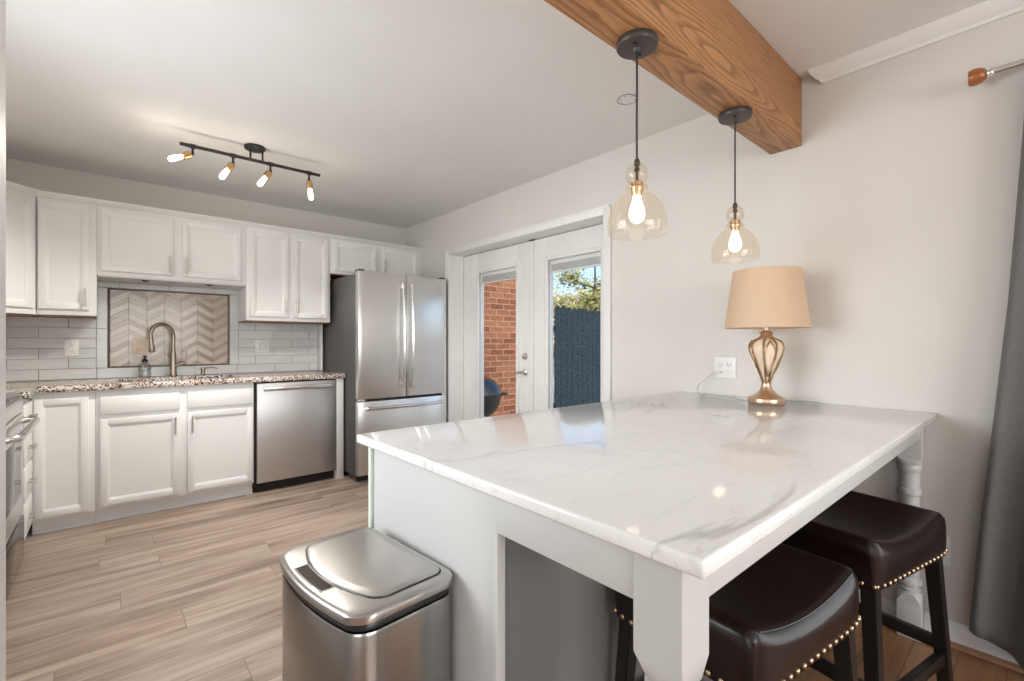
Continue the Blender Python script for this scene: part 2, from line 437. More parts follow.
# unseen window frames; all but the curtained one are added for fill light
def win_frame(name, ax, at, a0, a1, z0, z1, mull, label):
    m = MB(); t = .05
    def bx(u0, u1, v0, v1):
        if ax == 'x': m.box(at-.04, at+.04, u0, u1, v0, v1, .004)
        else: m.box(u0, u1, at-.04, at+.04, v0, v1, .004)
    bx(a0, a0+t, z0, z1); bx(a1-t, a1, z0, z1); bx(a0, a1, z0, z0+t); bx(a0, a1, z1-t, z1)
    for k in range(1, mull): 
        c = a0+(a1-a0)*k/mull; bx(c-.03, c+.03, z0, z1)
    o = struct(name, m, 'trim_paint', label, 'window')
    g = B(at-.003, at+.003, a0+t, a1-t, z0+t, z1-t) if ax == 'x' else B(a0+t, a1-t, at-.003, at+.003, z0+t, z1-t)
    g.build('pane', 'pane_glass', o)
win_frame('window_1', 'x', W+.09, -1.9, -.2, .3, 2.12, 2, 'window behind the grey curtain')
win_frame('added_window_2', 'y', -3.26, -1.0, 1.6, .7, 2.2, 3, 'added wide window in the rear dining wall, for fill light')
win_frame('added_window_3', 'x', -2.27, -2.2, -.2, .65, 2.15, 2, 'added window in the left dining wall, for fill light')
win_frame('added_window_4', 'x', XL-.08, 1.1, 2.8, .9, 2.2, 3, 'added window in the left kitchen wall, to brighten the kitchen')

# post casing of the opening at the left edge of the picture
m = B(-.1155, -.1015, .765, .909, 0, BZ, .003).box(-.19, -.1015, .752, .770, 0, BZ, .004).box(-.19, -.1015, .904, .92, 0, BZ, .004).box(-.103, -.0985, .80, .815, 0, BZ, .002)
struct('trim_1', m, 'trim_paint', 'white door casing running up the left edge', 'trim')

# ------------------------------------------------------------------ beam
o = B(-.11, W-.001, BY0, BY1, BZ, ZC-.001, .004).build('ceiling_beam', 'oak_beam')
tag(o, 'stained oak beam across the ceiling holding two pendants', 'beam', kind='structure')
# crown moulding in the dining area, along right wall
prof = [(0, 0), (-.012, 0), (-.018, .012), (-.032, .022), (-.048, .040), (-.055, .054), (-.055, .062), (0, .062)]
m = MB(); t = bmesh.new()
ring = []
for (yy, off) in ((-3.2, 0), (.675, 1)):
    ring.append([t.verts.new((W+p[0], yy+off*(-p[0])*.9-.04*off*0, 2.378+p[1])) for p in prof])
t.faces.new(ring[0]); t.faces.new(ring[1])
for i in range(len(prof)):
    j = (i+1) % len(prof); t.faces.new((ring[0][i], ring[0][j], ring[1][j], ring[1][i]))
bmesh.ops.recalc_face_normals(t, faces=t.faces); m._join(t)
struct('trim_2', m, 'trim_paint', 'white crown moulding along the right wall near the beam', 'moulding', angle=25)
# baseboards
bp = [(0, 0), (-.013, 0), (-.013, .075), (-.009, .086), (-.004, .092), (0, .092)]
m = MB().prism([(W+a, b) for a, b in bp], 'y', -3.2, DY0-.06)
struct('baseboard_right', m, 'trim_paint', 'white baseboard along the right wall behind the stools', 'baseboard')
q = [(W-.013+0, 0), (W-.030, 0), (W-.029, .006), (W-.024, .014), (W-.018, .017), (W-.013, .018)]
struct('trim_3', MB().prism(q, 'y', -3.2, .80), 'shoe_wood', 'brown shoe moulding strip below the right baseboard', 'moulding')
struct('baseboard_back', MB().prism([(D-.013, 0), (D, 0), (D, .092), (D-.013, .085)], 'x', 2.46, W-.014), 'trim_paint', 'white baseboard beside the refrigerator', 'baseboard')

# ------------------------------------------------------------------ french doors
# casing around opening + jamb lining
cw = .058
m = MB()
m.box(W-.018, W-.0005, DY1, DY1+cw, 0, DH+cw, .004).box(W-.018, W-.0005, DY0-cw, DY0, 0, DH+cw, .004).box(W-.018, W-.0005, DY0+.0005, DY1-.0005, DH, DH+cw, .004)
m.box(W-.023, W-.016, DY1+cw-.014, DY1+cw, 0, DH+cw, .003).box(W-.023, W-.016, DY0-cw, DY0-cw+.014, 0, DH+cw, .003).box(W-.023, W-.016, DY0-cw, DY1+cw, DH+cw-.014, DH+cw, .003)
struct('trim_5', m, 'trim_paint', 'white casing around the double glass doors', 'trim')
DX = W+.148                             # face of the doors (inside)
m = MB()
m.box(W-.001, DX+.07, DY1-.0005, DY1+.03, 0, DH+.03).box(W-.001, DX+.07, DY0-.03, DY0+.0005, 0, DH+.03).box(W-.001, DX+.07, DY0+.001, DY1-.001, DH-.0005, DH+.03)
m.box(DX-.012, DX-.001, DY1-.012, DY1, 0, DH).box(DX-.012, DX-.001, DY0, DY0+.012, 0, DH)
struct('trim_6', m, 'trim_paint', 'white jamb lining inside the glass door opening', 'trim', flat=True)
struct('trim_7', B(W, DX+.08, DY0, DY1, -.03, .018, .004), 'shoe_wood', 'door sill below the glass doors', 'sill')
DM = 2.79                               # meeting line of the two leaves
def french_leaf(name, y0, y1, label, g0, g1, gz0, gz1, lever=None):
    root = thing(name, label, 'door', (DX, y0, .02), kind='structure'); x0, x1 = DX, DX+.045; z0, z1 = .02, DH-.006
    m = MB()
    m.box(x0, x1, y0, g0, z0, z1, .003).box(x0, x1, g1, y1, z0, z1, .003).box(x0, x1, g0-.002, g1+.002, gz1, z1, .003).box(x0, x1, g0-.002, g1+.002, z0, gz0, .003)
    m.build('door_leaf', 'trim_paint', root)
    # raised lite frame
    f = .034; m = MB()
    for xa, xb in ((x0-.012, x0+.004), (x1-.004, x1+.012)):
        m.box(xa, xb, g0-f*.6, g0+f*.4, gz0-f, gz1+f, .005).box(xa, xb, g1-f*.4, g1+f*.6, gz0-f, gz1+f, .005)
        m.box(xa, xb, g0, g1, gz1-f*.4, gz1+f*.6, .005).box(xa, xb, g0, g1, gz0-f*.6, gz0+f*.4, .005)
    m.build('glazing_frame', 'trim_paint', root)
    B(x0+.010, x0+.014, g0, g1, gz0, gz1).build('pane', 'pane_glass', root, flat=True)
    # raised blind stacked at the top between the panes
    m = MB().box(x0+.016, x0+.036, g0+.012, g1-.012, gz1-.045, gz1-.012, .003)
    for k in range(9): m.box(x0+.016, x0+.036, g0+.014, g1-.014, gz1-.0505-.0055*k, gz1-.0475-.0055*k, .001)
    m.box(x0+.016, x0+.036, g0+.012, g1-.012, gz1-.112, gz1-.100, .003)
    m.build('blind', 'trim_paint', root)
    m = MB().box(x0+.015, x0+.032, g1-.022, g1-.010, gz0+.05, gz1-.05, .002)
    m.build('blind_track', 'plastic_white', root)
    if lever:
        ly = lever
        h = MB().lathe([(0, 0), (.026, 0), (.027, .006), (.020, .012), (.012, .016), (.011, .040), (0, .042)], (0, 0, 0), 24, Matrix.Translation((x0, ly, .935)) @ Matrix.Rotation(-PI/2, 4, 'Y'))
        h.tube([(x0-.038, ly, .935), (x0-.043, ly+.02, .935), (x0-.044, ly+.05, .931), (x0-.043, ly+.085, .926), (x0-.040, ly+.112, .924)], [.010, .010, .008, .007, .006], 10)
        h.build('lever_handle', 'nickel', root)
        d = MB().lathe([(0, 0), (.027, 0), (.028, .008), (.022, .015), (0, .016)], (0, 0, 0), 24, Matrix.Translation((x0, ly, 1.068)) @ Matrix.Rotation(-PI/2, 4, 'Y'))
        d.box(x0-.034, x0-.012, ly-.007, ly+.007, 1.05, 1.086, .003)
        d.build('deadbolt', 'nickel', root)
    return root
french_leaf('door_1', DM+.002, DY1-.014, 'left white glass door leaf showing the brick wall, with lever handle', 2.965, 3.520, .33, 1.845, lever=2.868)
right_leaf = french_leaf('door_2', DY0+.014, DM-.002, 'right white glass door leaf showing the dark fence and sky', 2.062, 2.612, .33, 1.845)
MB().box(DX-.012, DX-.001, DM-.022, DM+.022, .02, DH-.01, .004).build('astragal', 'trim_paint', right_leaf)
MB().box(DX-.016, DX+.03, DM-.03, DM+.018, DH-.008, DH-.001, .001).build('flush_bolt', 'dark_gap', right_leaf)

# ------------------------------------------------------------------ outside
struct('ground', B(W+WT, 30, -12, 30, -.22, -.12), 'concrete', 'patio ground outside the glass doors', 'ground', flat=True)
BYW = 4.62
struct('wall_outside', B(W+WT+.001, 4.76, BYW, BYW+.22, -.12, 3.6), 'brick', 'red brick house wall seen through the left door leaf', 'wall', flat=True)
# fence
fx0, fy0 = 4.80, 4.60; fdir = Vector((.975, .22, 0)).normalized(); fn = Vector((-fdir.y, fdir.x, 0))
fence = thing('wooden_fence', 'dark blue-green stained picket fence outside behind the right glass door', 'fence', (fx0, fy0, -.12), math.atan2(fdir.y, fdir.x))
pw = .155
for i in range(16):
    x = i*(pw+.012); h = 1.83 + .012*math.sin(i*1.7); c = .035
    MB().prism([(x, 0), (x+pw, 0), (x+pw, h-c), (x+pw-c, h-.006), (x+pw/2, h), (x+c, h-.006), (x, h-c)], 'y', -.018, .0, .003, 1).build('picket', 'fence_stain', fence, local=True)
for z in (.35, 1.45): B(0, 2.6, .001, .04, z, z+.09, .004).build('rail', 'fence_stain', fence, local=True)
# trees beyond the fence
def tree(name, label, base, h, crown, leafmat, nleaf, size, seed):
    rnd = random.Random(seed)
    t = thing(name, label, 'tree', base, group='trees beyond the fence')
    m = MB(); bx, by, bz = base
    top = Vector((bx+.3, by+.2, bz+h))
    m.tube([base, (bx+.1, by, bz+h*.4), top], [.13, .10, .03], 9)
    tips = []
    for k in range(11):
        a = rnd.uniform(0, 2*PI); st = Vector(base).lerp(top, rnd.uniform(.35, .95)); L = rnd.uniform(.5, 1.0)*crown
        e = st+Vector((math.cos(a)*L, math.sin(a)*L, rnd.uniform(.2, .7)*L)); mid = st.lerp(e, .5)+Vector((0, 0, -.06*L))
        m.tube([st, mid, e], [.045, .03, .010], 6); tips += [mid, e, e.lerp(mid, .5)]
        for q in range(2):
            a2 = a+rnd.uniform(-.9, .9); e2 = mid+Vector((math.cos(a2), math.sin(a2), .5))*L*.45; m.tube([mid, e2], [.022, .006], 5); tips.append(e2)
    m.build('trunk', 'bark', t)
    lm = MB(); bm = lm.bm
    for k in range(nleaf):
        p = rnd.choice(tips)+Vector((rnd.gauss(0, 1), rnd.gauss(0, 1), rnd.gauss(0, .7)))*crown*.17
        a = Vector((rnd.gauss(0, 1), rnd.gauss(0, 1), rnd.gauss(0, 1))).normalized(); b = a.orthogonal().normalized()
        s_ = size*rnd.uniform(.6, 1.3)
        c_ = a.cross(b)*s_*.12
        q4 = [bm.verts.new(p+a*s_), bm.verts.new(p+b*s_*.45+c_), bm.verts.new(p-a*s_), bm.verts.new(p-b*s_*.45+c_)]
        bm.faces.new(q4)
    lm.build('foliage', leafmat, t, flat=True)
tree('pine_tree', 'green and yellow leafed tree high above the fence against the sky', (14.1, 11.4, -.12), 4.3, 1.7, 'leaves_green', 5200, .10, 4)
tree('bare_tree', 'low tan tree just above the fence top in the right pane', (7.7, 6.9, -.12), 1.75, .95, 'leaves_tan', 2200, .045, 9)
tree('hedge_tree', 'pale tan tree far behind, low over the fence top', (24.6, 21.4, -.12), 4.2, 3.2, 'leaves_tan', 4000, .17, 12)
# kettle grill
gc = Vector((3.06, 4.13, -.12))
grill = thing('kettle_grill', 'round black kettle grill outside against the brick wall', 'grill', gc)
R = .285
MB().lathe([(0, .475), (.08, .478), (.16, .50), (.225, .55), (.265, .62), (R, .715), (R+.006, .735), (R+.004, .742), (R-.01, .74), (.255, .62), (.15, .515), (0, .49)], gc, 40).build('bowl', 'black_metal', grill)
MB().lathe([(R+.010, .742), (R+.012, .752), (R+.004, .770), (.262, .83), (.21, .89), (.14, .925), (.06, .94), (0, .942)], gc, 40).build('lid', 'enamel_black', grill)
MB().tube([gc+Vector((-.06, 0, .94)), gc+Vector((-.05, 0, .99)), gc+Vector((.05, 0, .99)), gc+Vector((.06, 0, .94))], .010, 8).build('lid_handle', 'black_plastic', grill)
dv = Vector((.754, -.657, 0))
MB().tube([gc+dv*(R-.005)+Vector((0, 0, .735)), gc+dv*(R+.03)+Vector((0, 0, .745)), gc+dv*(R+.075)+Vector((0, 0, .742))], [.022, .018, .012], 8).build('side_handle', 'black_plastic', grill)
for k in range(3):
    a = k*2*PI/3+.5; u = Vector((math.cos(a), math.sin(a), 0))
    MB().tube([gc+u*.17+Vector((0, 0, .515)), gc+u*.27], .012, 8).build('leg', 'steel_bar', grill)
MB().lathe([(0, .14), (.16, .14), (.17, .155), (.16, .15), (0, .148)], gc, 28).build('ash_tray', 'steel_bar', grill)

# ------------------------------------------------------------------ kitchen cabinets
FY = 4.055                       # base cabinet face frame
UY = 4.315                       # wall cabinet face frame
def door_mb(x0, x1, z0, z1, yf, th=.019, fr=.055, flat=False):
    """shaker door with a bevelled inner edge, front at yf-th"""
    y1 = yf; y0 = yf-th; m = MB()
    if flat: return m.box(x0, x1, y0, y1, z0, z1, .004)
    m.box(x0, x0+fr, y0, y1, z0, z1, .003).box(x1-fr, x1, y0, y1, z0, z1, .003)
    m.box(x0+fr-.001, x1-fr+.001, y0, y1, z0, z0+fr, .003).box(x0+fr-.001, x1-fr+.001, y0, y1, z1-fr, z1, .003)
    a = .011
    # bead
    m.prism([(y0+.002, z0+fr), (y0+.002, z0+fr-.002), (y1-.006, z0+fr-.002), (y1-.006, z0+fr+a), (y0+.009, z0+fr+a)], 'x', x0+fr, x1-fr)
    m.prism([(y0+.002, z1-fr), (y0+.002, z1-fr+.002), (y1-.006, z1-fr+.002), (y1-.006, z1-fr-a), (y0+.009, z1-fr-a)], 'x', x0+fr, x1-fr)
    m.prism([(x0+fr, y0+.002), (x0+fr-.002, y0+.002), (x0+fr-.002, y1-.006), (x0+fr+a, y1-.006), (x0+fr+a, y0+.009)], 'z', z0+fr, z1-fr)
    m.prism([(x1-fr, y0+.002), (x1-fr+.002, y0+.002), (x1-fr+.002, y1-.006), (x1-fr-a, y1-.006), (x1-fr-a, y0+.009)], 'z', z0+fr, z1-fr)
    m.box(x0+fr-.002, x1-fr+.002, y0+.011, y1-.002, z0+fr-.002, z1-fr+.002)
    return m
def pull_mb(x, yf, za, zb):
    m = MB().tube([(x, yf-.028, za), (x, yf-.028, zb)], .0055, 10)
    L = zb-za
    for z in (za+L*.18, zb-L*.18): m.tube([(x, yf+.001, z), (x, yf-.028, z)], .0045, 8)
    return m
def add_door(root, x0, x1, z0, z1, yf, px=None, pz=None, flat=False, name='door'):
    d = door_mb(x0, x1, z0, z1, yf, flat=flat, fr=.039).build(name, 'cabinet_paint', root)
    if px is not None:
        sub(pull_mb(px, yf-.019, pz, pz+.125), 'handle', 'nickel', d, root.location)
    return d
def upper(name, label, x0, x1, z0, doors, zt=2.135, wood=True):
    root = thing(name, label, 'cabinet', ((x0+x1)/2, D, z0))
    m = B(x0+.0008, x1-.0008, UY, D-.001, z0+.006, zt, .002)
    m.build('carcass', 'cabinet_paint', root)
    B(x0+.006, x1-.006, UY+.012, D-.004, z0-.001, z0+.0055).build('underside', 'wood_underside' if wood else 'cabinet_paint', root)
    for d in doors: add_door(root, *d)
    return root
u1 = upper('wall_cabinet', 'tall white wall cabinet with one door left of the chevron panel', -.343, -.049, 1.36, [(-.335, -.085, 1.405, 2.108, UY, -.110, 1.425)])
u2 = upper('wall_cabinet', 'short wide white double-door wall cabinet above the sink', -.049, .865, 1.645, [(-.028, .380, 1.683, 2.108, UY, .355, 1.70), (.434, .824, 1.683, 2.108, UY, .458, 1.70)], wood=False)
u3 = upper('wall_cabinet', 'tall white double-door wall cabinet above the dishwasher', .865, 1.547, 1.36, [(.892, 1.188, 1.40, 2.108, UY, 1.165, 1.43), (1.228, 1.522, 1.40, 2.108, UY, 1.252, 1.43)])
u4 = upper('wall_cabinet', 'low white double-door wall cabinet above the refrigerator', 1.547, W-.002, 1.812, [(1.582, 1.994, 1.845, 2.108, UY, 1.970, 1.87), (2.052, 2.440, 1.845, 2.108, UY, 2.076, 1.87)])
# puck lights below the sink cabinet
for x in (.22, .62):
    m = MB().lathe([(0, 0), (.020, 0), (.021, -.002), (.021, -.006), (.016, -.008), (0, -.008)], (x, 4.40, 1.643), 20)
    tag(m.build('puck_light', 'black_plastic'), 'small black puck light under the sink wall cabinet, %s one' % ('left' if x < .4 else 'right'), 'light', 'puck lights under the sink cabinet')
# diagonal corner wall cabinet
root = thing('corner_wall_cabinet', 'white diagonal corner wall cabinet at the far left', 'cabinet', (XL, D, 1.36))
pts = [(XL+.001, D-.001), (-.3445, D-.001), (-.3445, UY), (XL+.34, D-.61), (XL+.001, D-.61)]
MB().prism(pts, 'z', 1.366, 2.135).build('carcass', 'cabinet_paint', root)
MB().prism([(XL+.01, D-.01), (-.352, D-.01), (-.352, UY+.008), (XL+.335, D-.60), (XL+.01, D-.60)], 'z', 1.359, 1.3655).build('underside', 'wood_underside', root)
e0 = Vector((XL+.34, D-.61, 0)); e1 = Vector((-.345, UY, 0)); L = (e1-e0).length; ang = math.atan2((e1-e0).y, (e1-e0).x)
dm = door_mb(.022, L-.022, 1.405, 2.108, 0.0, fr=.039)
bmesh.ops.transform(dm.bm, matrix=Matrix.Translation(e0) @ Matrix.Rotation(ang, 4, 'Z'), verts=dm.bm.verts)
d = dm.build('door', 'cabinet_paint', root)
pm = pull_mb(.05, -.019, 1.425, 1.55)
bmesh.ops.transform(pm.bm, matrix=Matrix.Translation(e0) @ Matrix.Rotation(ang, 4, 'Z'), verts=pm.bm.verts)
sub(pm, 'handle', 'nickel', d, root.location)
# crown on top of the wall cabinets
cp = [(.0, 0), (-.006, 0), (-.012, .008), (-.020, .014), (-.030, .024), (-.034, .030), (-.034, .034), (.0, .034)]
m = MB(); t = bmesh.new(); rows = []
path = [((XL+.34)-.0, D-1.0, (1, 0)), (XL+.34, D-.61, (1, -.414)), (-.345, UY, (.414, -1)), (W-.002, UY, (0, -1))]
for x, y, (nx, ny) in path:
    rows.append([t.verts.new((x+nx*(-p[0]), y+ny*(-p[0]), 2.135+p[1])) for p in cp])
for a, b in zip(rows, rows[1:]):
    for i in range(len(cp)):
        j = (i+1) % len(cp); t.faces.new((a[i], a[j], b[j], b[i]))
t.faces.new(rows[0]); t.faces.new(rows[-1]); bmesh.ops.recalc_face_normals(t, faces=t.faces); m._join(t)
struct('trim_8', m, 'cabinet_paint', 'white crown strip along the tops of the wall cabinets', 'moulding', angle=25)

# base cabinets
def base_carcass(x0, x1, root):
    B(x0+.0008, x1-.0008, FY, D-.03, .09, .872, .002).build('carcass', 'cabinet_paint', root)
    m = B(x0, x1, FY+.052, FY+.07, .0, .0895).prism([(FY+.052, 0), (FY+.036, 0), (FY+.038, .008), (FY+.045, .015), (FY+.052, .017)], 'x', x0, x1)
    m.build('toe_kick', 'cabinet_paint', root)
cb = thing('base_cabinet', 'white corner base cabinet with one full-height door left of the sink cabinet', 'cabinet', (-.2, D, 0))
base_carcass(-.344, -.052, cb); add_door(cb, -.332, -.085, .105, .835, FY, None)
sb = thing('sink_cabinet', 'white double-door base cabinet below the sink with two false drawer fronts', 'cabinet', (.4, D, 0))
# carcass is open at the top for the sink bowl
m = B(-.0512, .865, FY, FY+.02, .09, .872, .002).box(-.0512, -.033, FY+.019, D-.03, .09, .872).box(.847, .865, FY+.019, D-.03, .09, .872).box(-.04, .85, FY+.02, D-.03, .09, .108)
m.build('carcass', 'cabinet_paint', sb)
m = B(-.0512, .865, FY+.052, FY+.07, .0, .0895).prism([(FY+.052, 0), (FY+.036, 0), (FY+.038, .008), (FY+.045, .015), (FY+.052, .017)], 'x', -.0512, .865)
m.build('toe_kick', 'cabinet_paint', sb)
for (a, b, px) in ((-.031, .394, .366), (.439, .856, .465)):
    door_mb(a, b, .712, .828, FY, flat=True).build('drawer_front', 'cabinet_paint', sb)
    add_door(sb, a, b, .112, .682, FY, px, .535)
# left run: narrow drawer stack between range and corner
dr = thing('drawer_cabinet', 'narrow white drawer cabinet between the range and the corner', 'cabinet', (-.65, 3.85, 0))
XF = -.352
B(XL+.001, XF, 3.63, 4.66, .09, .872, .002).build('carcass', 'cabinet_paint', dr)
B(XL+.05, XF-.045, 3.63, 4.10, 0, .0895).build('toe_kick', 'cabinet_paint', dr)
for z0, z1 in ((.69, .835), (.50, .675), (.30, .485), (.105, .285)):
    d = B(XF, XF+.018, 3.645, 3.99, z0, z1, .004).build('drawer', 'cabinet_paint', dr)
    zc = (z0+z1)/2
    h = MB().tube([(XF+.046, 3.75, zc), (XF+.046, 3.875, zc)], .0055, 10)
    for y in (3.775, 3.85): h.tube([(XF+.017, y, zc), (XF+.046, y, zc)], .0045, 8)
    sub(h, 'handle', 'nickel', d, dr.location)
# end panel by the fridge
ep = thing('end_panel', 'narrow white filler panel between dishwasher and refrigerator', 'panel', (1.54, D, 0))
B(1.504, 1.566, FY-.012, D-.03, 0, .872, .003).build('panel', 'cabinet_paint', ep)
tag(B(1.552, 1.566, D-.10, D-.001, .916, 1.36, .002).build('wall_strip', 'cabinet_paint'), 'narrow white strip standing at the right end of the tile backsplash', 'trim', kind='structure')

# dishwasher
dw = thing('dishwasher', 'stainless steel dishwasher with a straight bar handle', 'dishwasher', (1.19, D, 0))
B(.870, 1.502, FY+.01, D-.03, .09, .868).build('tub', 'dark_gap', dw)
B(.870, 1.502, FY+.05, FY+.07, .0, .0895).build('toe_kick', 'dark_gap', dw)
MB().prism([(.884, FY+.009), (1.498, FY+.009), (1.498, FY-.018), (1.19, FY-.021), (.884, FY-.018)], 'z', .082, .862, .004).build('door', 'stainless_horizontal', dw)
m = MB().box(.925, 1.462, FY-.058, FY-.040, .800, .836, .007, 3).box(.935, .965, FY-.045, FY-.016, .806, .830, .004).box(1.425, 1.452, FY-.045, FY-.016, .806, .830, .004)
m.build('handle', 'steel_bar', dw)
MB().lathe([(0, 0), (.013, 0), (.014, .0015), (.011, .002), (.009, .0012), (0, .0012)], (0, 0, 0), 24, Matrix.Translation((1.196, FY-.0205, .222)) @ Matrix.Rotation(PI/2, 4, 'X')).build('badge', 'chrome', dw)

# granite countertop with the sink cut-out
gt = MB(); cf = 4.022; zt = .914; zb = .874
sx0, sx1, sy0, sy1 = .06, .78, 4.13, 4.50
gt.box(XL+.001, sx0, cf, D-.001, zb, zt, .003).box(sx1, 1.572, cf, D-.001, zb, zt, .003)
gt.box(sx0-.001, sx1+.001, cf, sy0, zb, zt, .003).box(sx0-.001, sx1+.001, sy1, D-.001, zb, zt, .003)
gt.box(XL+.001, -.315, 3.63, cf+.003, zb, zt, .003)
tag(gt.build('countertop', 'granite'), 'speckled brown black and white granite countertop along the back wall', 'countertop')
# sink
sk = thing('sink', 'undermount stainless sink bowl in the granite counter', 'sink', (.42, 4.31, .70))
m = MB(); t = bmesh.new()
def rr(x0, x1, y0, y1, r, z, n=6):
    o = []
    for cx_, cy_, a0 in ((x1-r, y1-r, 0), (x0+r, y1-r, PI/2), (x0+r, y0+r, PI), (x1-r, y0+r, 1.5*PI)):
        for k in range(n+1): a = a0+PI/2*k/n; o.append((cx_+r*math.cos(a), cy_+r*math.sin(a), z))
    return o
rows = [rr(sx0-.02, sx1+.02, sy0-.02, sy1+.02, .05, .873), rr(sx0-.004, sx1+.004, sy0-.004, sy1+.004, .05, .873), rr(sx0, sx1, sy0, sy1, .05, .868), rr(sx0+.012, sx1-.012, sy0+.012, sy1-.012, .05, .71), rr(sx0+.04, sx1-.04, sy0+.04, sy1-.04, .05, .695), rr(.40, .44, 4.29, 4.33, .015, .690)]
MB().grid(rows, True).build('bowl', 'stainless_lid', sk)
MB().lathe([(0, 0), (.035, 0), (.04, .004), (.03, .006), (0, .003)], (.42, 4.31, .690), 20).build('drain', 'chrome', sk)
# faucet
fb = Vector((.401, 4.55, .914))
fc = thing('kitchen_faucet', 'tall brushed nickel gooseneck faucet behind the sink', 'faucet', fb)
MB().lathe([(0, 0), (.030, 0), (.031, .006), (.026, .012), (.0235, .03), (.0215, .12), (.0195, .17), (.016, .20), (.0135, .21)], fb, 24).build('body', 'faucet_nickel', fc)
sd = Vector((-.84, -.54, 0)); pts = []
for k in range(17):
    a = PI*(k/16)*1.06
    pts.append(fb+Vector((0, 0, .325))+sd*(.088*(1-math.cos(a)))+Vector((0, 0, .088*math.sin(a))))
neck = [fb+Vector((0, 0, .20)), fb+Vector((0, 0, .27))]+pts
MB().tube(neck, .0125, 14).build('spout', 'faucet_nickel', fc)
e = pts[-1]; dd = (pts[-1]-pts[-2]).normalized()
MB().tube([e-dd*.004, e+dd*.03, e+dd*.07, e+dd*.105, e+dd*.112], [.0135, .015, .0165, .021, .019], 16).build('spray_head', 'faucet_nickel', fc)
hd = Vector((.93, -.36, 0))
m = MB().tube([fb+Vector((0, 0, .085))+hd*.015, fb+Vector((0, 0, .10))+hd*.05, fb+Vector((0, 0, .108))+hd*.085], [.016, .014, .012], 12)
m.tube([fb+Vector((0, 0, .106))+hd*.075, fb+Vector((0, 0, .14))+hd*.082, fb+Vector((0, 0, .205))+hd*.09], [.006, .0055, .005], 8)
m.build('lever', 'faucet_nickel', fc)
# built-in dispenser
sb_ = Vector((.600, 4.56, .914))
sd2 = thing('counter_soap_dispenser', 'small nickel built-in soap dispenser right of the faucet', 'soap dispenser', sb_)
MB().lathe([(0, 0), (.020, 0), (.021, .005), (.0155, .010), (.0145, .045), (.016, .058), (.013, .066), (0, .068)], sb_, 20).build('body', 'faucet_nickel', sd2)
MB().tube([sb_+Vector((0, 0, .057)), sb_+Vector((.05, -.02, .062)), sb_+Vector((.10, -.045, .056))], [.006, .005, .004], 8).build('spout', 'faucet_nickel', sd2)
# soap bottle
bb = Vector((.225, 4.57, .914))
bt = thing('soap_bottle', 'clear glass soap bottle with black pump left of the faucet', 'soap dispenser', bb)
MB().lathe([(0, .001), (.036, .001), (.039, .006), (.039, .090), (.034, .103), (.018, .113), (.016, .122), (.0135, .122), (.0135, .113), (.030, .101), (.0355, .088), (.0355, .010), (0, .008)], bb, 24).build('bottle', 'bottle_glass', bt)
MB().lathe([(0, .009), (.034, .009), (.034, .045), (0, .045)], bb, 20).build('soap', 'plastic_white', bt)
MB().lathe([(.0165, .118), (.0195, .120), (.0195, .130), (.010, .143), (.006, .146), (.0055, .158), (.011, .160), (.011, .168), (0, .170)], bb, 18).tube([bb+Vector((0, 0, .164)), bb+Vector((.012, -.035, .161))], [.005, .004], 8).build('pump', 'black_metal', bt)

# ------------------------------------------------------------------ backsplash tiles
random.seed(11)
def tile_mesh(rects, y0, name, matname, parent=None, polys=None, bev=.0012):
    t = bmesh.new(); tint = []
    lay = t.faces.layers.float.new('tint')
    def slab(poly, tv, dz=0.0):
        n = len(poly); cxp = sum(p[0] for p in poly)/n; czp = sum(p[1] for p in poly)/n
        A = [t.verts.new((p[0], y0, p[1])) for p in poly]
        def inset(p):
            v = Vector((cxp-p[0], czp-p[1])); L = v.length or 1; v *= min(.0012/L, .2); return (p[0]+v.x, p[1]+v.y)
        Bv = [t.verts.new((p[0], y0-.005-dz, p[1])) for p in poly]
        Cv = [t.verts.new((inset(p)[0], y0-.0065-dz, inset(p)[1])) for p in poly]
        fs = [t.faces.new(Cv)]
        for i in range(n):
            j = (i+1) % n; fs.append(t.faces.new((A[i], A[j], Bv[j], Bv[i]))); fs.append(t.faces.new((Bv[i], Bv[j], Cv[j], Cv[i])))
        for f in fs: f[lay] = tv
    for (x0, x1, z0, z1) in rects: slab([(x0, z0), (x1, z0), (x1, z1), (x0, z1)], random.uniform(.3, 1))
    for poly, tv in (polys or []): slab(poly, tv, random.uniform(0, .001))
    bmesh.ops.recalc_face_normals(t, faces=t.faces)
    me = bpy.data.meshes.new(name); t.to_mesh(me); t.free(); me.materials.append(MATS[matname])
    o = bpy.data.objects.new(name, me); C.objects.link(o)
    if parent: o.parent = parent
    return o
def rows_of(x0, x1, z0, n, off0, h=.0772, L=.305, g=.0032):
    out = []
    for k in range(n):
        z = z0+k*h; x = x0-((off0+k) % 2)*L/2 - .02
        while x < x1:
            a, b = max(x, x0), min(x+L, x1)
            if b-a > .012: out.append((a+g/2, b-g/2, z+g/2, z+h-g/2))
            x += L
    return out
bs = thing('tile_backsplash', 'glossy pale grey subway tile backsplash behind the counter', 'backsplash', (0, D, .914))
B(XL+.002, 1.55, D-.004, D-.0008, .915, 1.645).build('grout_bed', 'grout', bs)
rc = rows_of(XL+.006, 1.548, .9145, 1, 0)                          # bottom course
rc += rows_of(XL+.006, -.056, .9917, 5, 1, h=.0744) + rows_of(.874, 1.548, .9917, 5, 1, h=.0744)
g = .0016
for xa, xb in ((-.056, .006), (.806, .874)):
    rc += [(xa+g, xb-g, .9917+g, 1.286-g), (xa+g, xb-g, 1.286+g, 1.597-g)]
for xa, xb in ((-.056, .075), (.075, .385), (.385, .695), (.695, .874)): rc.append((xa+g, xb-g, 1.599+g, 1.643-g))
o = tile_mesh(rc, D-.004, 'tiles', 'subway_tile'); o.parent = bs; o.data.transform(Matrix.Translation(-bs.location))
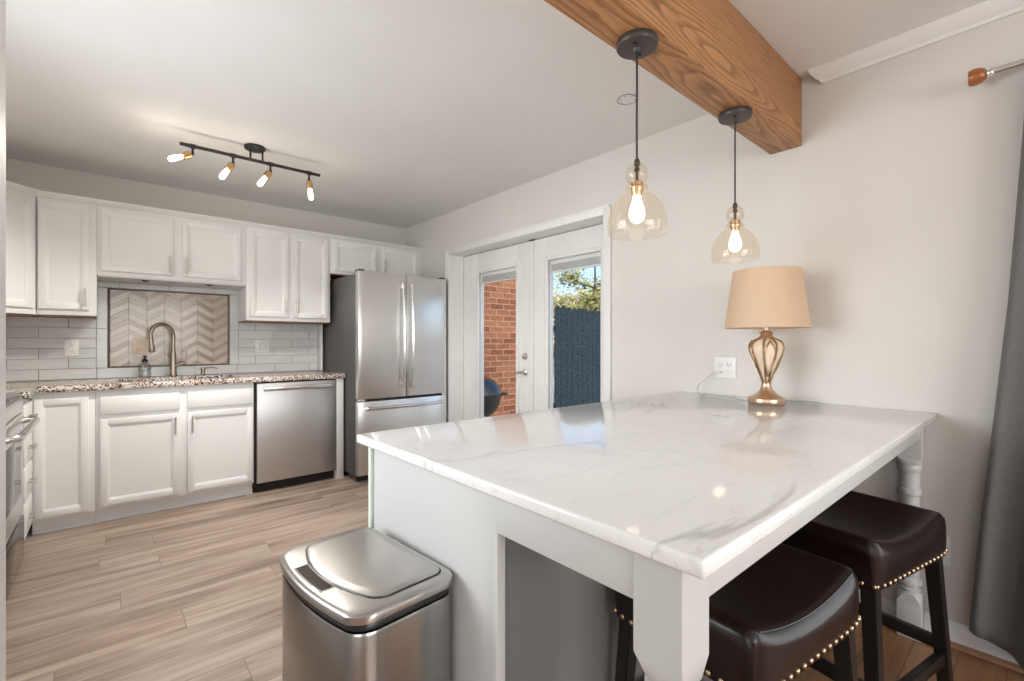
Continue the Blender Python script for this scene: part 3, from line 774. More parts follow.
# chevron panel
cpn = thing('chevron_panel', 'framed beige and brown chevron tile panel behind the faucet', 'tile panel', (.4055, D, .987))
ax0, ax1, az0, az1 = .012, .800, .9925, 1.594
m = MB(); yb_, yf_ = D-.0042, D-.018; f = .009
m.box(ax0, ax0+f, yf_, yb_, az0, az1, .002).box(ax1-f, ax1, yf_, yb_, az0, az1, .002).box(ax0+f-.001, ax1-f+.001, yf_, yb_, az0, az0+f, .002).box(ax0+f-.001, ax1-f+.001, yf_, yb_, az1-f, az1, .002)
m.build('frame', 'frame_bronze', cpn)
def clip(poly, zlo, zhi):
    def cut(P, keep, zz):
        out = []
        for i in range(len(P)):
            a, b = P[i], P[(i+1) % len(P)]
            ia, ib = keep(a[1]), keep(b[1])
            if ia: out.append(a)
            if ia != ib:
                tt = (zz-a[1])/(b[1]-a[1]); out.append((a[0]+tt*(b[0]-a[0]), zz))
        return out
    P = cut(poly, lambda z: z >= zlo, zlo)
    return cut(P, lambda z: z <= zhi, zhi) if P else P
polys = []; nc = 7; cwid = (ax1-ax0-2*f)/nc; ix0 = ax0+f; zl, zh = az0+f, az1-f
rise = cwid*.62; ph = .0415
B(ix0-.001, ax1-f+.001, D-.0075, D-.0042, zl-.001, zh+.001).build('backing', 'plate_beige', cpn)
random.seed(5)
for c_ in range(nc):
    xa, xb = ix0+c_*cwid, ix0+(c_+1)*cwid
    up = (c_ % 2 == 0)
    z = zl-rise-.05; k = 0
    while z < zh+.02:
        hh = ph*(1.15 if k % 2 == 0 else .85)
        za, zb_ = (z, z+rise) if up else (z+rise, z)
        P = clip([(xa+.0003, za+.0004), (xb-.0003, zb_+.0004), (xb-.0003, zb_+hh-.0004), (xa+.0003, za+hh-.0004)], zl, zh)
        tv = random.choice((.62, .75, .9, .98)) if k % 2 == 0 else random.choice((.08, .22, .38, .5))
        if random.random() < .18: tv = random.uniform(.2, .8)
        if len(P) >= 3: polys.append((P, tv))
        z += hh; k += 1
o = tile_mesh([], D-.0075, 'mosaic', 'chevron_tile', None, polys); o.parent = cpn; o.data.transform(Matrix.Translation(-cpn.location))

# ------------------------------------------------------------------ outlets
def wall_plate(name, label, cat, pos, facing, w_, h_, gangs, mat='plastic_white', kinds=('outlet',)):
    """plate drawn in a local frame: x along the wall, y out of the wall towards -y, then turned"""
    rz = {'-y': 0, '-x': -PI/2}[facing]
    root = thing(name, label, cat, pos, rz)
    m = MB().box(-w_/2, w_/2, -.007, 0, -h_/2, h_/2, .003, 3)
    m.build('cover_plate', mat, root, local=True)
    for i in range(gangs):
        x = (i-(gangs-1)/2)*.046
        kd = kinds[i % len(kinds)]
        if kd == 'outlet':
            for z in (-.0195, .0195):
                r = MB().lathe([(0, 0), (.0165, 0), (.0165, .0025), (.0155, .0032), (0, .0032)], (0, 0, 0), 20, Matrix.Translation((x, -.0068, z)) @ Matrix.Rotation(PI/2, 4, 'X')).build('receptacle', mat, root, local=True)
                s_ = MB().box(x-.0075, x-.0055, -.0104, -.0096, z-.001, z+.008).box(x+.0055, x+.0075, -.0104, -.0096, z-.001, z+.007).lathe([(0, 0), (.0028, 0), (.0028, .0006), (0, .0006)], (0, 0, 0), 10, Matrix.Translation((x, -.0098, z-.008)) @ Matrix.Rotation(PI/2, 4, 'X'))
                s_.build('slots', 'grey_switch', r, local=True)
        else:
            MB().box(x-.016, x+.016, -.0095, -.0068, -.033, .033, .002).build('rocker', mat, root, local=True)
    return root
wall_plate('wall_outlet', 'white double outlet on the tile backsplash above the left counter', 'outlet', (-.190, D-.0106, 1.145), '-y', .078, .120, 1)
wall_plate('wall_outlet', 'white four-socket outlet on the tiles above the dishwasher', 'outlet', (1.062, D-.0106, 1.150), '-y', .120, .115, 2)
wall_plate('switch_plate', 'beige switch plate on the chevron panel behind the soap bottle', 'switch', (.212, D-.0146, 1.155), '-y', .122, .118, 2, 'plate_beige', ('rocker',))
wall_plate('wall_outlet', 'white four-socket outlet with a lamp plug on the right wall', 'outlet', (W-.0002, 1.131, 1.047), '-x', .118, .114, 2)
wall_plate('wall_outlet', 'white low outlet on the right wall behind the far stool', 'outlet', (W-.0002, .283, .36), '-x', .074, .118, 1)

# ------------------------------------------------------------------ refrigerator
fx0, fx1 = 1.582, 2.448; fyF = 3.747; fyB = 4.60
fr = thing('refrigerator', 'stainless french door refrigerator with bottom freezer drawer', 'refrigerator', ((fx0+fx1)/2, fyB, 0))
B(fx0, fx1, fyF+.085, fyB, .05, 1.765, .006).build('case', 'fridge_side', fr)
B(fx0+.02, fx1-.02, fyF+.10, fyF+.13, .0, .0495).build('kick_grille', 'black_plastic', fr)
for x in (fx0+.02, fx1-.07): B(x, x+.05, fyB-.1, fyB-.05, 0, .0495, .004).build('foot', 'black_plastic', fr)
mid = (fx0+fx1)/2
def curved_door(x0, x1, z0, z1):
    n = 10; pts = []
    for k in range(n+1):
        x = x0+(x1-x0)*k/n; tt = (x-(fx0+fx1)/2)/((fx1-fx0)/2)
        pts.append((x, fyF+.018*tt*tt))
    pts = [(x0, fyF+.080)]+pts+[(x1, fyF+.080)]
    return MB().prism(pts, 'z', z0, z1, .005)
lft = curved_door(fx0, mid-.0025, .705, 1.785).build('door', 'stainless_vertical', fr)
rgt = curved_door(mid+.0025, fx1, .705, 1.785).build('door', 'stainless_vertical', fr)
drw = curved_door(fx0, fx1, .065, .685).build('freezer_drawer', 'stainless_vertical', fr)
for dd_, x in ((lft, mid-.042), (rgt, mid+.042)):
    P = []
    for k in range(13):
        s_ = k/12; P.append((x, fyF-.030-.030*math.sin(PI*s_), .795+s_*.905))
    h = MB().tube(P, .0135, 12).box(x-.014, x+.014, fyF-.040, fyF+.006, .785, .835, .006).box(x-.014, x+.014, fyF-.040, fyF+.006, 1.66, 1.71, .006)
    sub(h, 'handle', 'steel_bar', dd_, fr.location)
P = [(fx0+.07+k/12*(fx1-fx0-.14), fyF-.030-.022*math.sin(PI*k/12), .628) for k in range(13)]
h = MB().tube(P, .0135, 12).box(fx0+.06, fx0+.105, fyF-.036, fyF+.014, .614, .642, .006).box(fx1-.105, fx1-.06, fyF-.036, fyF+.014, .614, .642, .006)
sub(h, 'handle', 'steel_bar', drw, fr.location)
h = MB().lathe([(0, 0), (.012, 0), (.013, .0012), (.010, .0018), (0, .0012)], (0, 0, 0), 20, Matrix.Translation((fx1-.085, fyF+.0135, 1.70)) @ Matrix.Rotation(PI/2, 4, 'X') @ Matrix.Scale(1.25, 4, (1, 0, 0)))
sub(h, 'badge', 'chrome', rgt, fr.location)
for x in (fx0+.01, fx1-.06): B(x, x+.05, fyF+.03, fyF+.12, 1.7855, 1.80, .003).build('hinge_cap', 'black_plastic', fr)
for x in (fx0, fx1-.06): MB().box(x+.005, x+.055, fyF+.012, fyF+.06, .6865, .7035, .002).build('hinge', 'chrome', fr)

# ------------------------------------------------------------------ range at the left edge
ry0, ry1 = 2.862, 3.622; rx = -.336
rg = thing('range_oven', 'stainless freestanding range with curved bar handle at the left edge', 'range', (-.64, 3.24, 0))
B(XL+.02, rx-.04, ry0, ry1, .02, .895, .004).build('body', 'stainless_vertical', rg)
B(XL+.02, rx-.005, ry0, ry1, .896, .916, .004).build('cooktop', 'black_glass', rg)
B(XL+.02, XL+.09, ry0, ry1, .917, 1.06, .01).build('back_panel', 'stainless_vertical', rg)
B(rx-.039, rx-.002, ry0+.003, ry1-.003, .815, .893, .006).build('control_strip', 'stainless_vertical', rg)
od = B(rx-.039, rx, ry0+.004, ry1-.004, .275, .808, .006).build('oven_door', 'stainless_vertical', rg)
sub(B(rx-.002, rx+.002, ry0+.12, ry1-.12, .40, .70, .002), 'oven_window', 'black_glass', od, rg.location)
P = [(rx-.002, ry1-.035, .765), (rx+.028, ry1-.032, .768), (rx+.048, ry1-.045, .768), (rx+.054, ry1-.09, .768), (rx+.056, (ry0+ry1)/2, .768), (rx+.054, ry0+.09, .768), (rx+.048, ry0+.045, .768), (rx+.028, ry0+.032, .768), (rx-.002, ry0+.035, .765)]
sub(MB().tube(P, .0165, 14), 'handle', 'steel_bar', od, rg.location)
B(rx-.039, rx+.003, ry0+.004, ry1-.004, .030, .258, .006).build('storage_drawer', 'black_glass', rg)
for x in (rx-.10, XL+.1):
    for y in (ry0+.03, ry1-.07): B(x, x+.04, y, y+.04, 0, .0195, .003).build('foot', 'black_plastic', rg)

# ------------------------------------------------------------------ peninsula
TZ = .902; TB = .875; tx0, ty0, ty1 = .575, .287, 1.385
# worktop
tag(B(tx0, W-.001, ty0, ty1, TB, TZ, .006, 3).build('quartz_worktop', 'quartz'), 'white quartz worktop with grey veins on the peninsula', 'countertop')
# cabinet under it
px = .60; cy0, cy1 = .735, 1.352
pc = thing('peninsula_cabinet', 'pale painted peninsula cabinet under the quartz worktop', 'cabinet', (1.5, 1.05, 0))
B(px+.0225, W-.003, cy0+.03, cy1-.02, .09, TB-.001).build('carcass', 'island_paint', pc)
m = B(px+.008, px+.0219, cy0+.0119, cy1-.020, .0, TB-.001, .0015).box(px, px+.022, cy0, cy0+.012, 0, TB-.001, .0015)
m.build('end_panel', 'island_paint', pc)
B(px-.001, px+.03, cy1-.0165, cy1, .0, TB-.001, .001).build('edge_strip', 'raw_edge', pc)
B(px+.0225, W-.003, cy0+.0125, cy0+.0295, .0, TB-.001).build('back_panel', 'island_back_shaded', pc)
B(px+.0205, W-.003, cy1-.06, cy1-.045, 0, .0895).build('toe_kick', 'island_paint', pc)
for k in range(4):
    a = px+.04+k*.46
    dmb = door_mb(a, a+.44, .12, .83, 0); bmesh.ops.transform(dmb.bm, matrix=Matrix.Translation((2*a+.44, cy1-.02, 0)) @ Matrix.Rotation(PI, 4, 'Z'), verts=dmb.bm.verts)
    dmb.build('door', 'island_paint', pc)
# table frame: apron and turned legs
tf = thing('peninsula_table_base', 'pale painted table frame with turned legs and apron carrying the worktop overhang', 'table base', (1.5, .35, 0))
lw = .077; lx0, ly0 = .588, .325
def turned_leg(x0, y0):
    m = MB(); c = (x0+lw/2, y0+lw/2, 0); h = lw/2
    m.box(x0, x0+lw, y0, y0+lw, .725, TB-.001)
    # chamfered block ends (square to octagon to round)
    def sq(r, ch, z):
        ch = min(ch, r*.98)
        return [(c[0]+a, c[1]+b, z) for a, b in ((r, -r+ch), (r, r-ch), (r-ch, r), (-r+ch, r), (-r, r-ch), (-r, -r+ch), (-r+ch, -r), (r-ch, -r))]
    m.grid([sq(h, .0003, .7249), sq(h, h*.55, .700), sq(h*.9, h*.9*.586, .692)], True)
    m.grid([sq(h*.86, h*.86*.586, .182), sq(h, h*.586, .176), sq(h, .006, .150), sq(h, .0015, .142)], True)
    m.box(x0, x0+lw, y0, y0+lw, .0, .1425, .0015)
    R_ = h
    m.lathe([(.0, .695), (R_*.86, .693), (R_*.96, .688), (R_*.98, .678), (R_*.94, .668), (R_*.82, .663), (R_*.80, .655), (R_*.82, .63), (R_*.80, .602), (R_*.80, .596), (R_*.95, .592), (R_*.99, .582), (R_*.95, .572), (R_*.80, .567), (R_*.78, .54), (R_*.80, .48), (R_*.86, .40), (R_*.90, .33), (R_*.88, .29), (R_*.76, .25), (R_*.70, .24), (R_*.70, .236), (R_*.92, .230), (R_*.98, .220), (R_*.92, .210), (R_*.70, .205), (R_*.70, .198), (R_*.90, .192), (R_*.86, .181), (0, .180)], c, 28)
    return m
turned_leg(lx0, ly0).build('leg', 'island_paint', tf)
turned_leg(W-lw-.004, ly0).build('leg', 'island_paint', tf)
B(lx0+lw+.0005, W-lw-.0045, ly0+.004, ly0+.024, .803, TB-.001, .0015).build('apron', 'island_paint', tf)
B(px-.008, px+.014, ly0+lw+.0005, cy0-.0005, .798, TB-.001, .0015).build('apron', 'island_paint', tf)

# ------------------------------------------------------------------ trash can
tc = thing('trash_can', 'stainless sensor trash can standing against the peninsula end', 'trash can', (.464, 1.070, 0), math.radians(4.5))
cx0, cx1, cya, cyb = .341, .587, .863, 1.277
def can_ring(z, ins=0.0, bow=.026, r=.042, n=7):
    """rounded rectangle, the -x long side bowed outwards"""
    x0, x1, y0, y1 = cx0+ins, cx1-ins, cya+ins, cyb-ins; r = max(.012, r-ins*.5); o = []
    for cx_, cy_, a0 in ((x1-r, y1-r, 0), (x0+r, y1-r, PI/2), (x0+r, y0+r, PI), (x1-r, y0+r, 1.5*PI)):
        for k in range(n+1): a = a0+PI/2*k/n; o.append([cx_+r*math.cos(a), cy_+r*math.sin(a), z])
        if cx_ == x0+r and cy_ == y1-r:
            for k in range(1, 9): o.append([x0, y1-r+(y0-y1+2*r)*k/9, z])
    out = []
    for p in o:
        tt = (p[1]-(y0+y1)/2)/((y1-y0)/2); fx = max(0, (x1-p[0])/(x1-x0)); out.append((p[0]-bow*(1-tt*tt)*fx**2, p[1], p[2]))
    return out
def capped(rows, top=True, bottom=True):
    t = bmesh.new(); V = [[t.verts.new(p) for p in r] for r in rows]; m_ = len(V[0])
    for a, b in zip(V, V[1:]):
        for k in range(m_): t.faces.new((a[k], a[(k+1) % m_], b[(k+1) % m_], b[k]))
    if bottom: t.faces.new(V[0])
    if top: t.faces.new(V[-1])
    bmesh.ops.recalc_face_normals(t, faces=t.faces); q_ = MB(); q_._join(t); return q_
capped([can_ring(.022, .006), can_ring(.03, .004), can_ring(.611, .004), can_ring(.616, .006)]).build('body', 'can_steel', tc)
capped([can_ring(0, .008), can_ring(.0215, .005)]).build('base_ring', 'black_plastic', tc)
capped([can_ring(.6165, .012), can_ring(.621, .006), can_ring(.630, .006), can_ring(.6355, .010)]).build('bag_rim', 'black_plastic', tc)
lid = capped([can_ring(.636, .003), can_ring(.638, -.001), can_ring(.652, -.001), can_ring(.656, .002), can_ring(.6585, .007), can_ring(.6595, .014), can_ring(.660, .05)]).build('lid', 'stainless_lid', tc)
# hinged flap
def flap_ring(z, ins, n=6):
    x0, x1, y0, y1, r = .404+ins, .566-ins, .893+ins, 1.252-ins, .026; o = []
    for cx_, cy_, a0 in ((x1-r, y1-r, 0), (x0+r, y1-r, PI/2), (x0+r, y0+r, PI), (x1-r, y0+r, 1.5*PI)):
        for k in range(n+1): a = a0+PI/2*k/n; o.append([cx_+r*math.cos(a), cy_+r*math.sin(a), z])
        if cx_ == x0+r and cy_ == y1-r:
            for k in range(1, 9): o.append([x0, y1-r+(y0-y1+2*r)*k/9, z])
    out = []
    for p in o:
        tt = (p[1]-(y0+y1)/2)/((y1-y0)/2); fx = max(0, (x1-p[0])/(x1-x0)); out.append((p[0]-.045*(1-tt*tt)*fx**2, p[1], p[2]))
    return out
capped([flap_ring(.6601, -.003), flap_ring(.6605, -.003)]).build('flap_seam', 'black_plastic', tc)
capped([flap_ring(.6606, .0), flap_ring(.6625, .0), flap_ring(.6642, .003), flap_ring(.6652, .02)]).build('flap', 'stainless_lid', tc)
def sensor(z0, z1, ins):
    P = []
    yy = [1.150-ins, 1.12, 1.08, 1.04, 1.005+ins]
    for y in yy: P.append((.349-.026*(1-((y-1.07)/.2)**2)+.004+ins, y))
    for y in reversed(yy): P.append((.388-.032*(1-((y-1.07)/.2)**2)+.004-ins, y))
    return MB().prism(P, 'z', z0, z1, .0008, 1)
sensor(.6585, .6612, 0).build('sensor_bezel', 'chrome', tc)
sensor(.6613, .6620, .0045).build('sensor_window', 'sensor_brown', tc)

# ------------------------------------------------------------------ bar stools
def make_stool():
    root = thing('bar_stool', 'x', 'stool')
    hw, hd = .240, .185; zb_, zt_ = .500, .636
    # saddle cushion: dips along x in the middle, rounded shoulders
    nx, ny = 26, 20; rows = []
    def sup(u): return math.copysign(1-(1-abs(u))**2.2, u)
    def top(x, y):
        a = x/hw; b = y/hd
        z = zt_-.034+.040*abs(a)**2.0
        e = max(abs(a), abs(b))
        ra = max(0, (abs(a)-.86)/.14); rb = max(0, (abs(b)-.84)/.16)
        z -= .026*(1-math.sqrt(max(0, 1-min(1, ra*ra+rb*rb))))
        return z
    t = bmesh.new(); V = []
    for i in range(nx+1):
        a = -1+2*i/nx; a = math.sin(a*PI/2)*.6+a*.4
        V.append([])
        for j in range(ny+1):
            b = -1+2*j/ny; b = math.sin(b*PI/2)*.6+b*.4
            cr = .055*(a*b)**8
            x = a*hw*(1-cr*.75); y = b*hd*(1-cr)
            V[-1].append(t.verts.new((x, y, top(a*hw, b*hd))))
    for i in range(nx):
        for j in range(ny): t.faces.new((V[i][j], V[i+1][j], V[i+1][j+1], V[i][j+1]))
    edge = [V[i][0] for i in range(nx+1)]+[V[nx][j] for j in range(1, ny+1)]+[V[i][ny] for i in range(nx-1, -1, -1)]+[V[0][j] for j in range(ny-1, 0, -1)]
    prev = edge
    for (z, k) in ((.590, 1.010), (.555, 1.014), (.515, 1.008), (.503, 1.002), (.500, .97)):
        cur = [t.verts.new((v.co.x*k, v.co.y*k*(1.0), min(z, v.co.z-.004))) for v in edge]
        for q_ in range(len(edge)):
            w2 = (q_+1) % len(edge); t.faces.new((prev[q_], prev[w2], cur[w2], cur[q_]))
        prev = cur
    t.faces.new(prev); bmesh.ops.recalc_face_normals(t, faces=t.faces)
    q_ = MB(); q_._join(t); seat = q_.build('seat', 'leather', root, local=True, angle=60)
    # piping seams along the two long edges
    for s_ in (-1, 1):
        P = [(-hw*.86+k/20*hw*1.72, s_*hd*.93, top(-hw*.86+k/20*hw*1.72, s_*hd*.93)-.0008) for k in range(21)]
        MB().tube(P, .0020, 6).build('seam', 'leather', seat, local=True)
    for s_ in (-1, 1):
        nm = MB()
        for k in range(17):
            a = -.95+1.9*k/16; nm.ball((a*hw, s_*hd*1.008*(1-.055*a**8), .5125), .0062, 8, (1, .6, 1))
        nm.build('nailhead_row', 'nail_brass', seat, local=True)
        nm = MB()
        for k in range(13):
            b = -.94+1.88*k/12; nm.ball((s_*hw*1.008*(1-.04*b**8), b*hd, .5125), .0062, 8, (.6, 1, 1))
        nm.build('nailhead_row', 'nail_brass', seat, local=True)
    B(-hw+.05, hw-.05, -hd+.05, hd-.05, .470, .4995, .002).build('seat_frame', 'stool_wood', root, local=True)
    ls = .038
    def legp(sx, sy, z):  # splayed outwards towards the floor
        k = (.4995-z)/.4995; return Vector((sx*(hw-.035+.028*k), sy*(hd-.033+.030*k), z))
    for sx in (-1, 1):
        for sy in (-1, 1):
            a, b = legp(sx, sy, .4995), legp(sx, sy, 0); t = bmesh.new(); hh = ls/2
            A = [t.verts.new(a+Vector((x*hh, y*hh, 0))) for x, y in ((-1, -1), (1, -1), (1, 1), (-1, 1))]
            Bq = [t.verts.new(b+Vector((x*hh*.86, y*hh*.86, 0))) for x, y in ((-1, -1), (1, -1), (1, 1), (-1, 1))]
            t.faces.new(A); t.faces.new(Bq)
            for i in range(4): t.faces.new((A[i], A[(i+1) % 4], Bq[(i+1) % 4], Bq[i]))
            bmesh.ops.recalc_face_normals(t, faces=t.faces); bmesh.ops.bevel(t, geom=t.edges[:], offset=.003, segments=2, affect='EDGES')
            q_ = MB(); q_._join(t); q_.build('leg', 'stool_wood', root, local=True)
    for sy, z in ((-1, .17), (1, .25)):
        a, b = legp(-1, sy, z), legp(1, sy, z); B(a.x+.015, b.x-.015, a.y-.011, a.y+.011, z-.019, z+.019, .002).build('stretcher', 'stool_wood', root, local=True)
    for sx in (-1, 1):
        z = .21; a, b = legp(sx, -1, z), legp(sx, 1, z); B(a.x-.011, a.x+.011, a.y+.015, b.y-.015, z-.019, z+.019, .002).build('stretcher', 'stool_wood', root, local=True)
    return root
st = make_stool(); st.location = (1.169, .506, 0); st.rotation_euler = (0, 0, math.radians(-7.5))
st['label'] = 'dark brown leather bar stool nearest the front table leg'; st['group'] = 'bar stools at the peninsula'
s2 = copy_tree(st); s2.location = (1.848, .434, 0); s2.rotation_euler = (0, 0, math.radians(-11.5))
s2['label'] = 'dark brown leather bar stool nearest the right wall'

# ------------------------------------------------------------------ table lamp with cord
lp = Vector((2.288, .848, TZ))
la = thing('table_lamp', 'bronze wire-cage table lamp with a beige drum shade on the worktop', 'lamp', lp)
MB().lathe([(0, 0), (.075, 0), (.077, .003), (.077, .024), (.074, .029), (.064, .033), (.050, .040), (.038, .050), (.027, .064), (.021, .080), (.0195, .095), (.022, .100), (0, .101)], lp, 40).build('base', 'lamp_bronze', la)
cage = [(.016, .100), (.021, .112), (.034, .150), (.052, .195), (.067, .232), (.073, .255), (.068, .276), (.052, .290), (.036, .297), (.026, .300)]
MB().lathe([(0, .101)]+[(max(.004, r-.004), z) for r, z in cage]+[(0, .300)], lp, 28).build('inner_vase', 'cream_glass', la)
for k in range(8):
    a = 2*PI*k/8+.2
    MB().tube([lp+Vector((math.cos(a)*r, math.sin(a)*r, z)) for r, z in cage], .0034, 8).build('cage_wire', 'cage_bronze', la)
# petal loops
pm = MB()
for k in range(4):
    a = 2*PI*k/4+.2+PI/8
    for s_ in (-1, 1):
        pm.tube([lp+Vector((math.cos(a+s_*.42*math.sin(PI*q/10))*(cage_r), math.sin(a+s_*.42*math.sin(PI*q/10))*(cage_r), .125+q*.0165)) for q, cage_r in [(q, [.026, .033, .041, .048, .054, .060, .065, .070, .072, .070, .060][q]) for q in range(11)]], .0026, 6)
pm.build('cage_leaf', 'cage_bronze', la)
MB().lathe([(.0, .2995), (.030, .2995), (.032, .304), (.026, .310), (.024, .316), (.029, .322), (.024, .328), (.012, .335), (.011, .37), (.014, .374), (.014, .40), (0, .402)], lp, 28).build('neck', 'lamp_bronze', la)
MB().tube([lp+Vector((0, 0, .40)), lp+Vector((0, 0, .46))], .013, 14).ball(lp+Vector((0, 0, .49)), .03, 14).build('bulb', 'plastic_white', la)
sh = MB().lathe([(.176, .346), (.139, .610), (.1375, .610), (.1745, .346), (.176, .346)], lp, 56)
shade = sh.build('lamp_shade', 'shade_linen', la, angle=80)
m = MB()
for k in range(3):
    a = 2*PI*k/3; m.tube([lp+Vector((0, 0, .597)), lp+Vector((math.cos(a)*.139, math.sin(a)*.139, .598))], .002, 6)
m.lathe([(0, .585), (.010, .585), (.010, .598), (.006, .604), (0, .605)], lp, 14).tube([lp+Vector((0, 0, .52)), lp+Vector((0, 0, .61))], .003, 6)
m.build('shade_fitter', 'lamp_bronze', la)
# cord
ol = Vector((W-.012, 1.154, 1.027))
zt = TZ+.0035
P = [lp+Vector((-.02, .083, .006)), (2.30, .97, zt), (2.36, 1.03, zt), (2.40, 1.10, zt), (2.405, 1.18, zt), (2.43, 1.235, zt), (2.45, 1.262, zt+.012), (2.452, 1.255, zt+.045), (2.455, 1.225, .975), (2.462, 1.19, 1.005), (2.466, 1.165, 1.022), (W-.028, 1.154, 1.027)]
P = [Vector(p) for p in P]
def smooth(P, n=6):
    out = []
    for i in range(len(P)-1):
        p0, p1, p2, p3 = P[max(i-1, 0)], P[i], P[i+1], P[min(i+2, len(P)-1)]
        for k in range(n):
            t = k/n; out.append(.5*((2*p1)+(-p0+p2)*t+(2*p0-5*p1+4*p2-p3)*t*t+(-p0+3*p1-3*p2+p3)*t**3))
    return out+[P[-1]]
MB().tube(smooth(P), .0023, 6).build('cord', 'bottle_cord' if 'bottle_cord' in MATS else 'grey_switch', la)
MB().tube([ol+Vector((.0005, 0, 0)), ol+Vector((-.016, 0, 0)), ol+Vector((-.024, 0, 0))], [.011, .010, .005], 12).build('plug', 'plastic_white', la)
P = [(2.345, .775, zt), (2.38, .74, zt), (2.42, .70, zt), (2.455, .675, zt), (2.475, .70, zt), (2.470, .76, zt), (2.44, .80, zt), (2.40, .86, zt), (2.375, .90, zt), (2.36, .92, zt)]
MB().tube(smooth([Vector(p) for p in P]), .0023, 6).build('cord_loop', 'grey_switch', la)

# ------------------------------------------------------------------ pendants
def make_pendant():
    root = thing('pendant_light', 'x', 'pendant light')
    z0 = BZ-.0005   # hangs from z = 0 down, local frame
    MB().lathe([(0, 0), (.062, 0), (.063, -.004), (.063, -.016), (.060, -.021), (.045, -.023), (.012, -.0235), (.009, -.030), (.006, -.034), (0, -.034)], (0, 0, 0), 40).build('canopy', 'bronze', root, local=True)
    m = MB()
    for a in (.4, .4+PI): m.lathe([(0, 0), (.006, 0), (.006, -.005), (0, -.006)], (math.cos(a)*.032, math.sin(a)*.032, -.0228), 10)
    m.build('canopy_screw', 'black_metal', root, local=True)
    MB().tube([(0, 0, -.03), (.001, .0005, -.15), (-.001, 0, -.27), (0, 0, -.375)], .0032, 8).build('cord', 'black_metal', root, local=True)
    MB().lathe([(0, -.364), (.007, -.366), (.009, -.374), (.009, -.385), (.006, -.388), (.006, -.392), (.0085, -.396), (.0085, -.402), (.0045, -.405), (.0045, -.432), (0, -.433)], (0, 0, 0), 16).build('stem', 'bronze', root, local=True)
    MB().lathe([(0, -.432), (.015, -.434), (.0185, -.438), (.0185, -.448), (.0165, -.450), (.0195, -.453), (.0195, -.462), (.017, -.468), (.015, -.480), (0, -.481)], (0, 0, 0), 20).build('socket', 'copper_brass', root, local=True)
    g = [(.009, -.377), (.017, -.381), (.028, -.392), (.034, -.408), (.034, -.420), (.029, -.434), (.0235, -.441), (.026, -.446), (.033, -.452), (.034, -.458), (.030, -.464), (.034, -.470), (.050, -.482), (.068, -.502), (.081, -.524), (.0885, -.549), (.090, -.570), (.089, -.586), (.086, -.599), (.0845, -.602)]
    MB().lathe(g, (0, 0, 0), 48).build('glass_shade', 'pendant_glass', root, local=True, angle=80)
    MB().lathe([(.0125, -.479), (.013, -.490), (.019, -.508), (.024, -.528), (.024, -.545), (.018, -.558), (.008, -.564), (0, -.565)], (0, 0, 0), 20).build('bulb', 'pendant_bulb_glow', root, local=True)
    return root
pa = make_pendant(); pa.location = (1.243, .837, BZ-.0005); pa['label'] = 'glass pendant light on the beam nearer the middle of the picture, left of the pair'; pa['group'] = 'glass pendants on the beam'
pb = copy_tree(pa); pb.location = (1.936, .837, BZ-.0005); pb['label'] = 'glass pendant light on the beam directly above the table lamp'

# ------------------------------------------------------------------ track light
tl = thing('track_light', 'black four-bulb bar ceiling light in front of the wall cabinets', 'ceiling light', (.72, 3.345, ZC-.0005))
zc0 = ZC-.0005
MB().lathe([(0, 0), (.058, 0), (.061, -.003), (.061, -.014), (.055, -.020), (.020, -.024), (0, -.024)], (.72, 3.345, zc0), 36).build('canopy', 'black_metal', tl)
m = MB(); zb_ = 2.352
for x in (.695, .765): m.tube([(x, 3.345, zc0-.02), (x, 3.345, zb_)], .006, 8)
m.build('stem', 'black_metal', tl)
MB().tube([(.325, 3.345, zb_), (1.128, 3.345, zb_)], .0105, 12).build('bar', 'black_metal', tl)
heads = [(.388, Vector((-.72, -.12, -.42))), (.598, Vector((-.42, -.10, -.72))), (.812, Vector((-.45, -.10, -.70))), (1.055, Vector((.10, 0, -.95)))]
for x, dv in heads:
    dv = dv.normalized(); j = Vector((x, 3.345, zb_-.046))
    q_ = MB().tube([(x, 3.345, zb_-.006), j, j-Vector((0, 0, .003))], .0065, 8).tube([(x-.016, 3.345, zb_), (x+.016, 3.345, zb_)], .0135, 12)
    q_.ball(j, .010, 10).build('arm', 'black_metal', tl)
    a = j+dv*.008
    MB().tube([a, a+dv*.006, a+dv*.018, a+dv*.050, a+dv*.054], [.010, .019, .021, .021, .017], 18).build('socket', 'socket_brass', tl)
    c_ = a+dv*.055
    MB().tube([c_-dv*.002, c_+dv*.012, c_+dv*.03, c_+dv*.052, c_+dv*.066, c_+dv*.074, c_+dv*.077], [.012, .0135, .0155, .0165, .0145, .008, .002], 18).build('bulb', 'track_bulb_glow', tl)
    spot_lamp('track_glow', tuple(c_+dv*.09), dv, 32, 100 if x < .5 else 135)
    point_lamp('track_halo', tuple(c_+dv*.10), .5, .03)

# ceiling plate near the doors
cpz = thing('ceiling_plate', 'round white ceiling plate with a thin dark rim near the beam', 'ceiling plate', (2.029, 1.426, ZC))
MB().lathe([(0, -.003), (.047, -.003), (.049, -.0005), (0, -.0005)], (2.029, 1.426, ZC), 32).build('disc', 'ceiling_paint', cpz)
MB().lathe([(.0475, -.0007), (.0475, -.005), (.0515, -.005), (.0515, -.0007), (.0475, -.0007)], (2.029, 1.426, ZC), 40).build('rim', 'grey_switch', cpz)
m = MB()
for k in range(6): m.lathe([(0, 0), (.004, 0), (.004, -.002), (0, -.0025)], (2.029+.036*math.cos(k*1.047+.3), 1.426+.036*math.sin(k*1.047+.3), ZC-.003), 8)
m.build('screw', 'grey_switch', cpz)

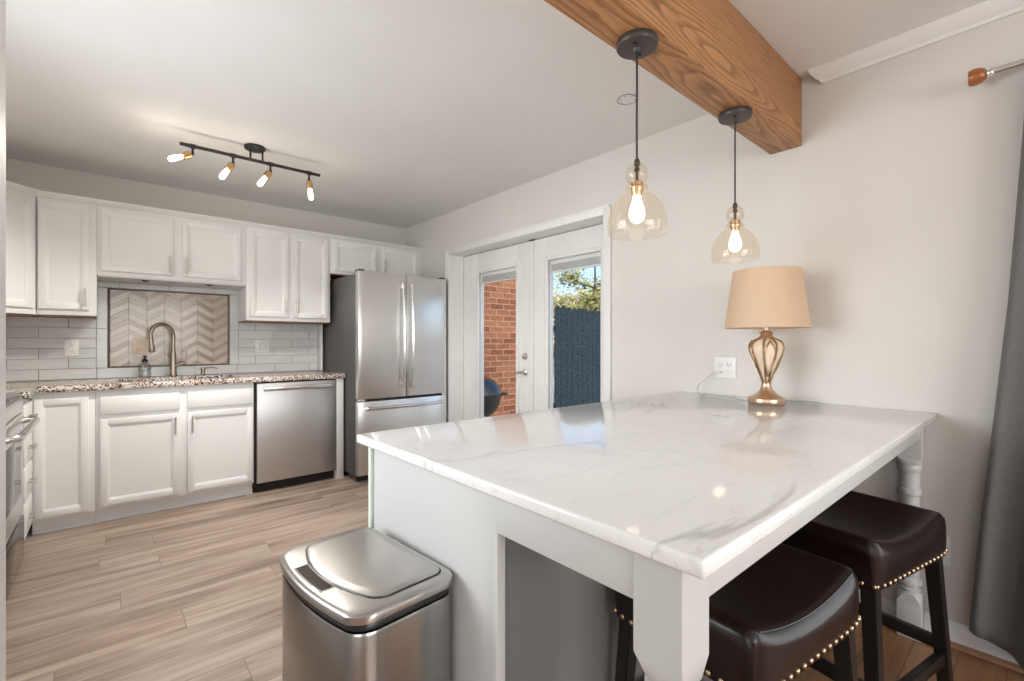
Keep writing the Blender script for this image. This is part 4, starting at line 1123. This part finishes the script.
# ------------------------------------------------------------------ curtain and rod
rod = thing('curtain_rod', 'metal curtain rod with a turned wooden finial on the right wall', 'curtain rod', (2.412, -.9, 2.158))
MB().tube([(2.412, -2.1, 2.158), (2.412, .124, 2.158)], .0125, 14).build('rod', 'steel_bar', rod)
MB().lathe([(0, 0), (.012, 0), (.016, .004), (.016, .010), (.013, .014), (.013, .022), (0, .023)], (0, 0, 0), 18, Matrix.Translation((2.412, .122, 2.158)) @ Matrix.Rotation(-PI/2, 4, 'X')).build('collar', 'chrome', rod)
MB().lathe([(0, 0), (.016, 0), (.021, .004), (.0275, .016), (.0300, .027), (.0295, .036), (.026, .046), (.014, .048), (0, .0485)], (0, 0, 0), 24, Matrix.Translation((2.412, .145, 2.158)) @ Matrix.Rotation(-PI/2, 4, 'X')).build('finial', 'finial_wood', rod)
m = MB()
for y in (.0, -1.9): m.tube([(W-.0005, y, 2.158), (2.412, y, 2.158)], .007, 8).lathe([(0, 0), (.025, 0), (.025, .006), (0, .008)], (0, 0, 0), 18, Matrix.Translation((W-.0005, y, 2.158)) @ Matrix.Rotation(-PI/2, 4, 'Y'))
m.build('bracket', 'steel_bar', rod)
# cloth: a strip along the wall with folds, flaring at the bottom
cu = MB(); t = bmesh.new(); nz, ns = 44, 70; V = []
def yedge(z):   # leading edge against height
    pts = [(2.14, .045), (1.924, .054), (1.33, .089), (.9, .125), (.5, .160), (.13, .186), (.05, .19)]
    for (za, ya), (zb2, yb2) in zip(pts, pts[1:]):
        if z >= zb2: 
            f_ = (z-zb2)/(za-zb2); return yb2+(ya-yb2)*f_
    return pts[-1][1]
for i in range(nz+1):
    f_ = i/nz; row = []
    for j in range(ns+1):
        s_ = j/ns
        zbot = .128-.06*min(1, s_*5)
        z = 2.138+(zbot-2.138)*f_
        ye = yedge(z); y = ye-s_*(.62+.10*f_)
        amp = .022+.022*f_
        x = 2.425-.012*f_-amp*(math.sin(s_*34+.6*math.sin(2.2*f_))*.7+.25*math.sin(s_*61+1.2)) - .045*f_*min(1, s_*6)
        row.append(t.verts.new((min(x, 2.478), y, z)))
    V.append(row)
for i in range(nz):
    for j in range(ns): t.faces.new((V[i][j], V[i][j+1], V[i+1][j+1], V[i+1][j]))
bmesh.ops.recalc_face_normals(t, faces=t.faces)
bmesh.ops.solidify(t, geom=t.faces[:], thickness=.003)
cu._join(t)
tag(cu.build('curtain', 'curtain_cloth', angle=180), 'grey cloth curtain hanging at the right edge of the picture', 'curtain')
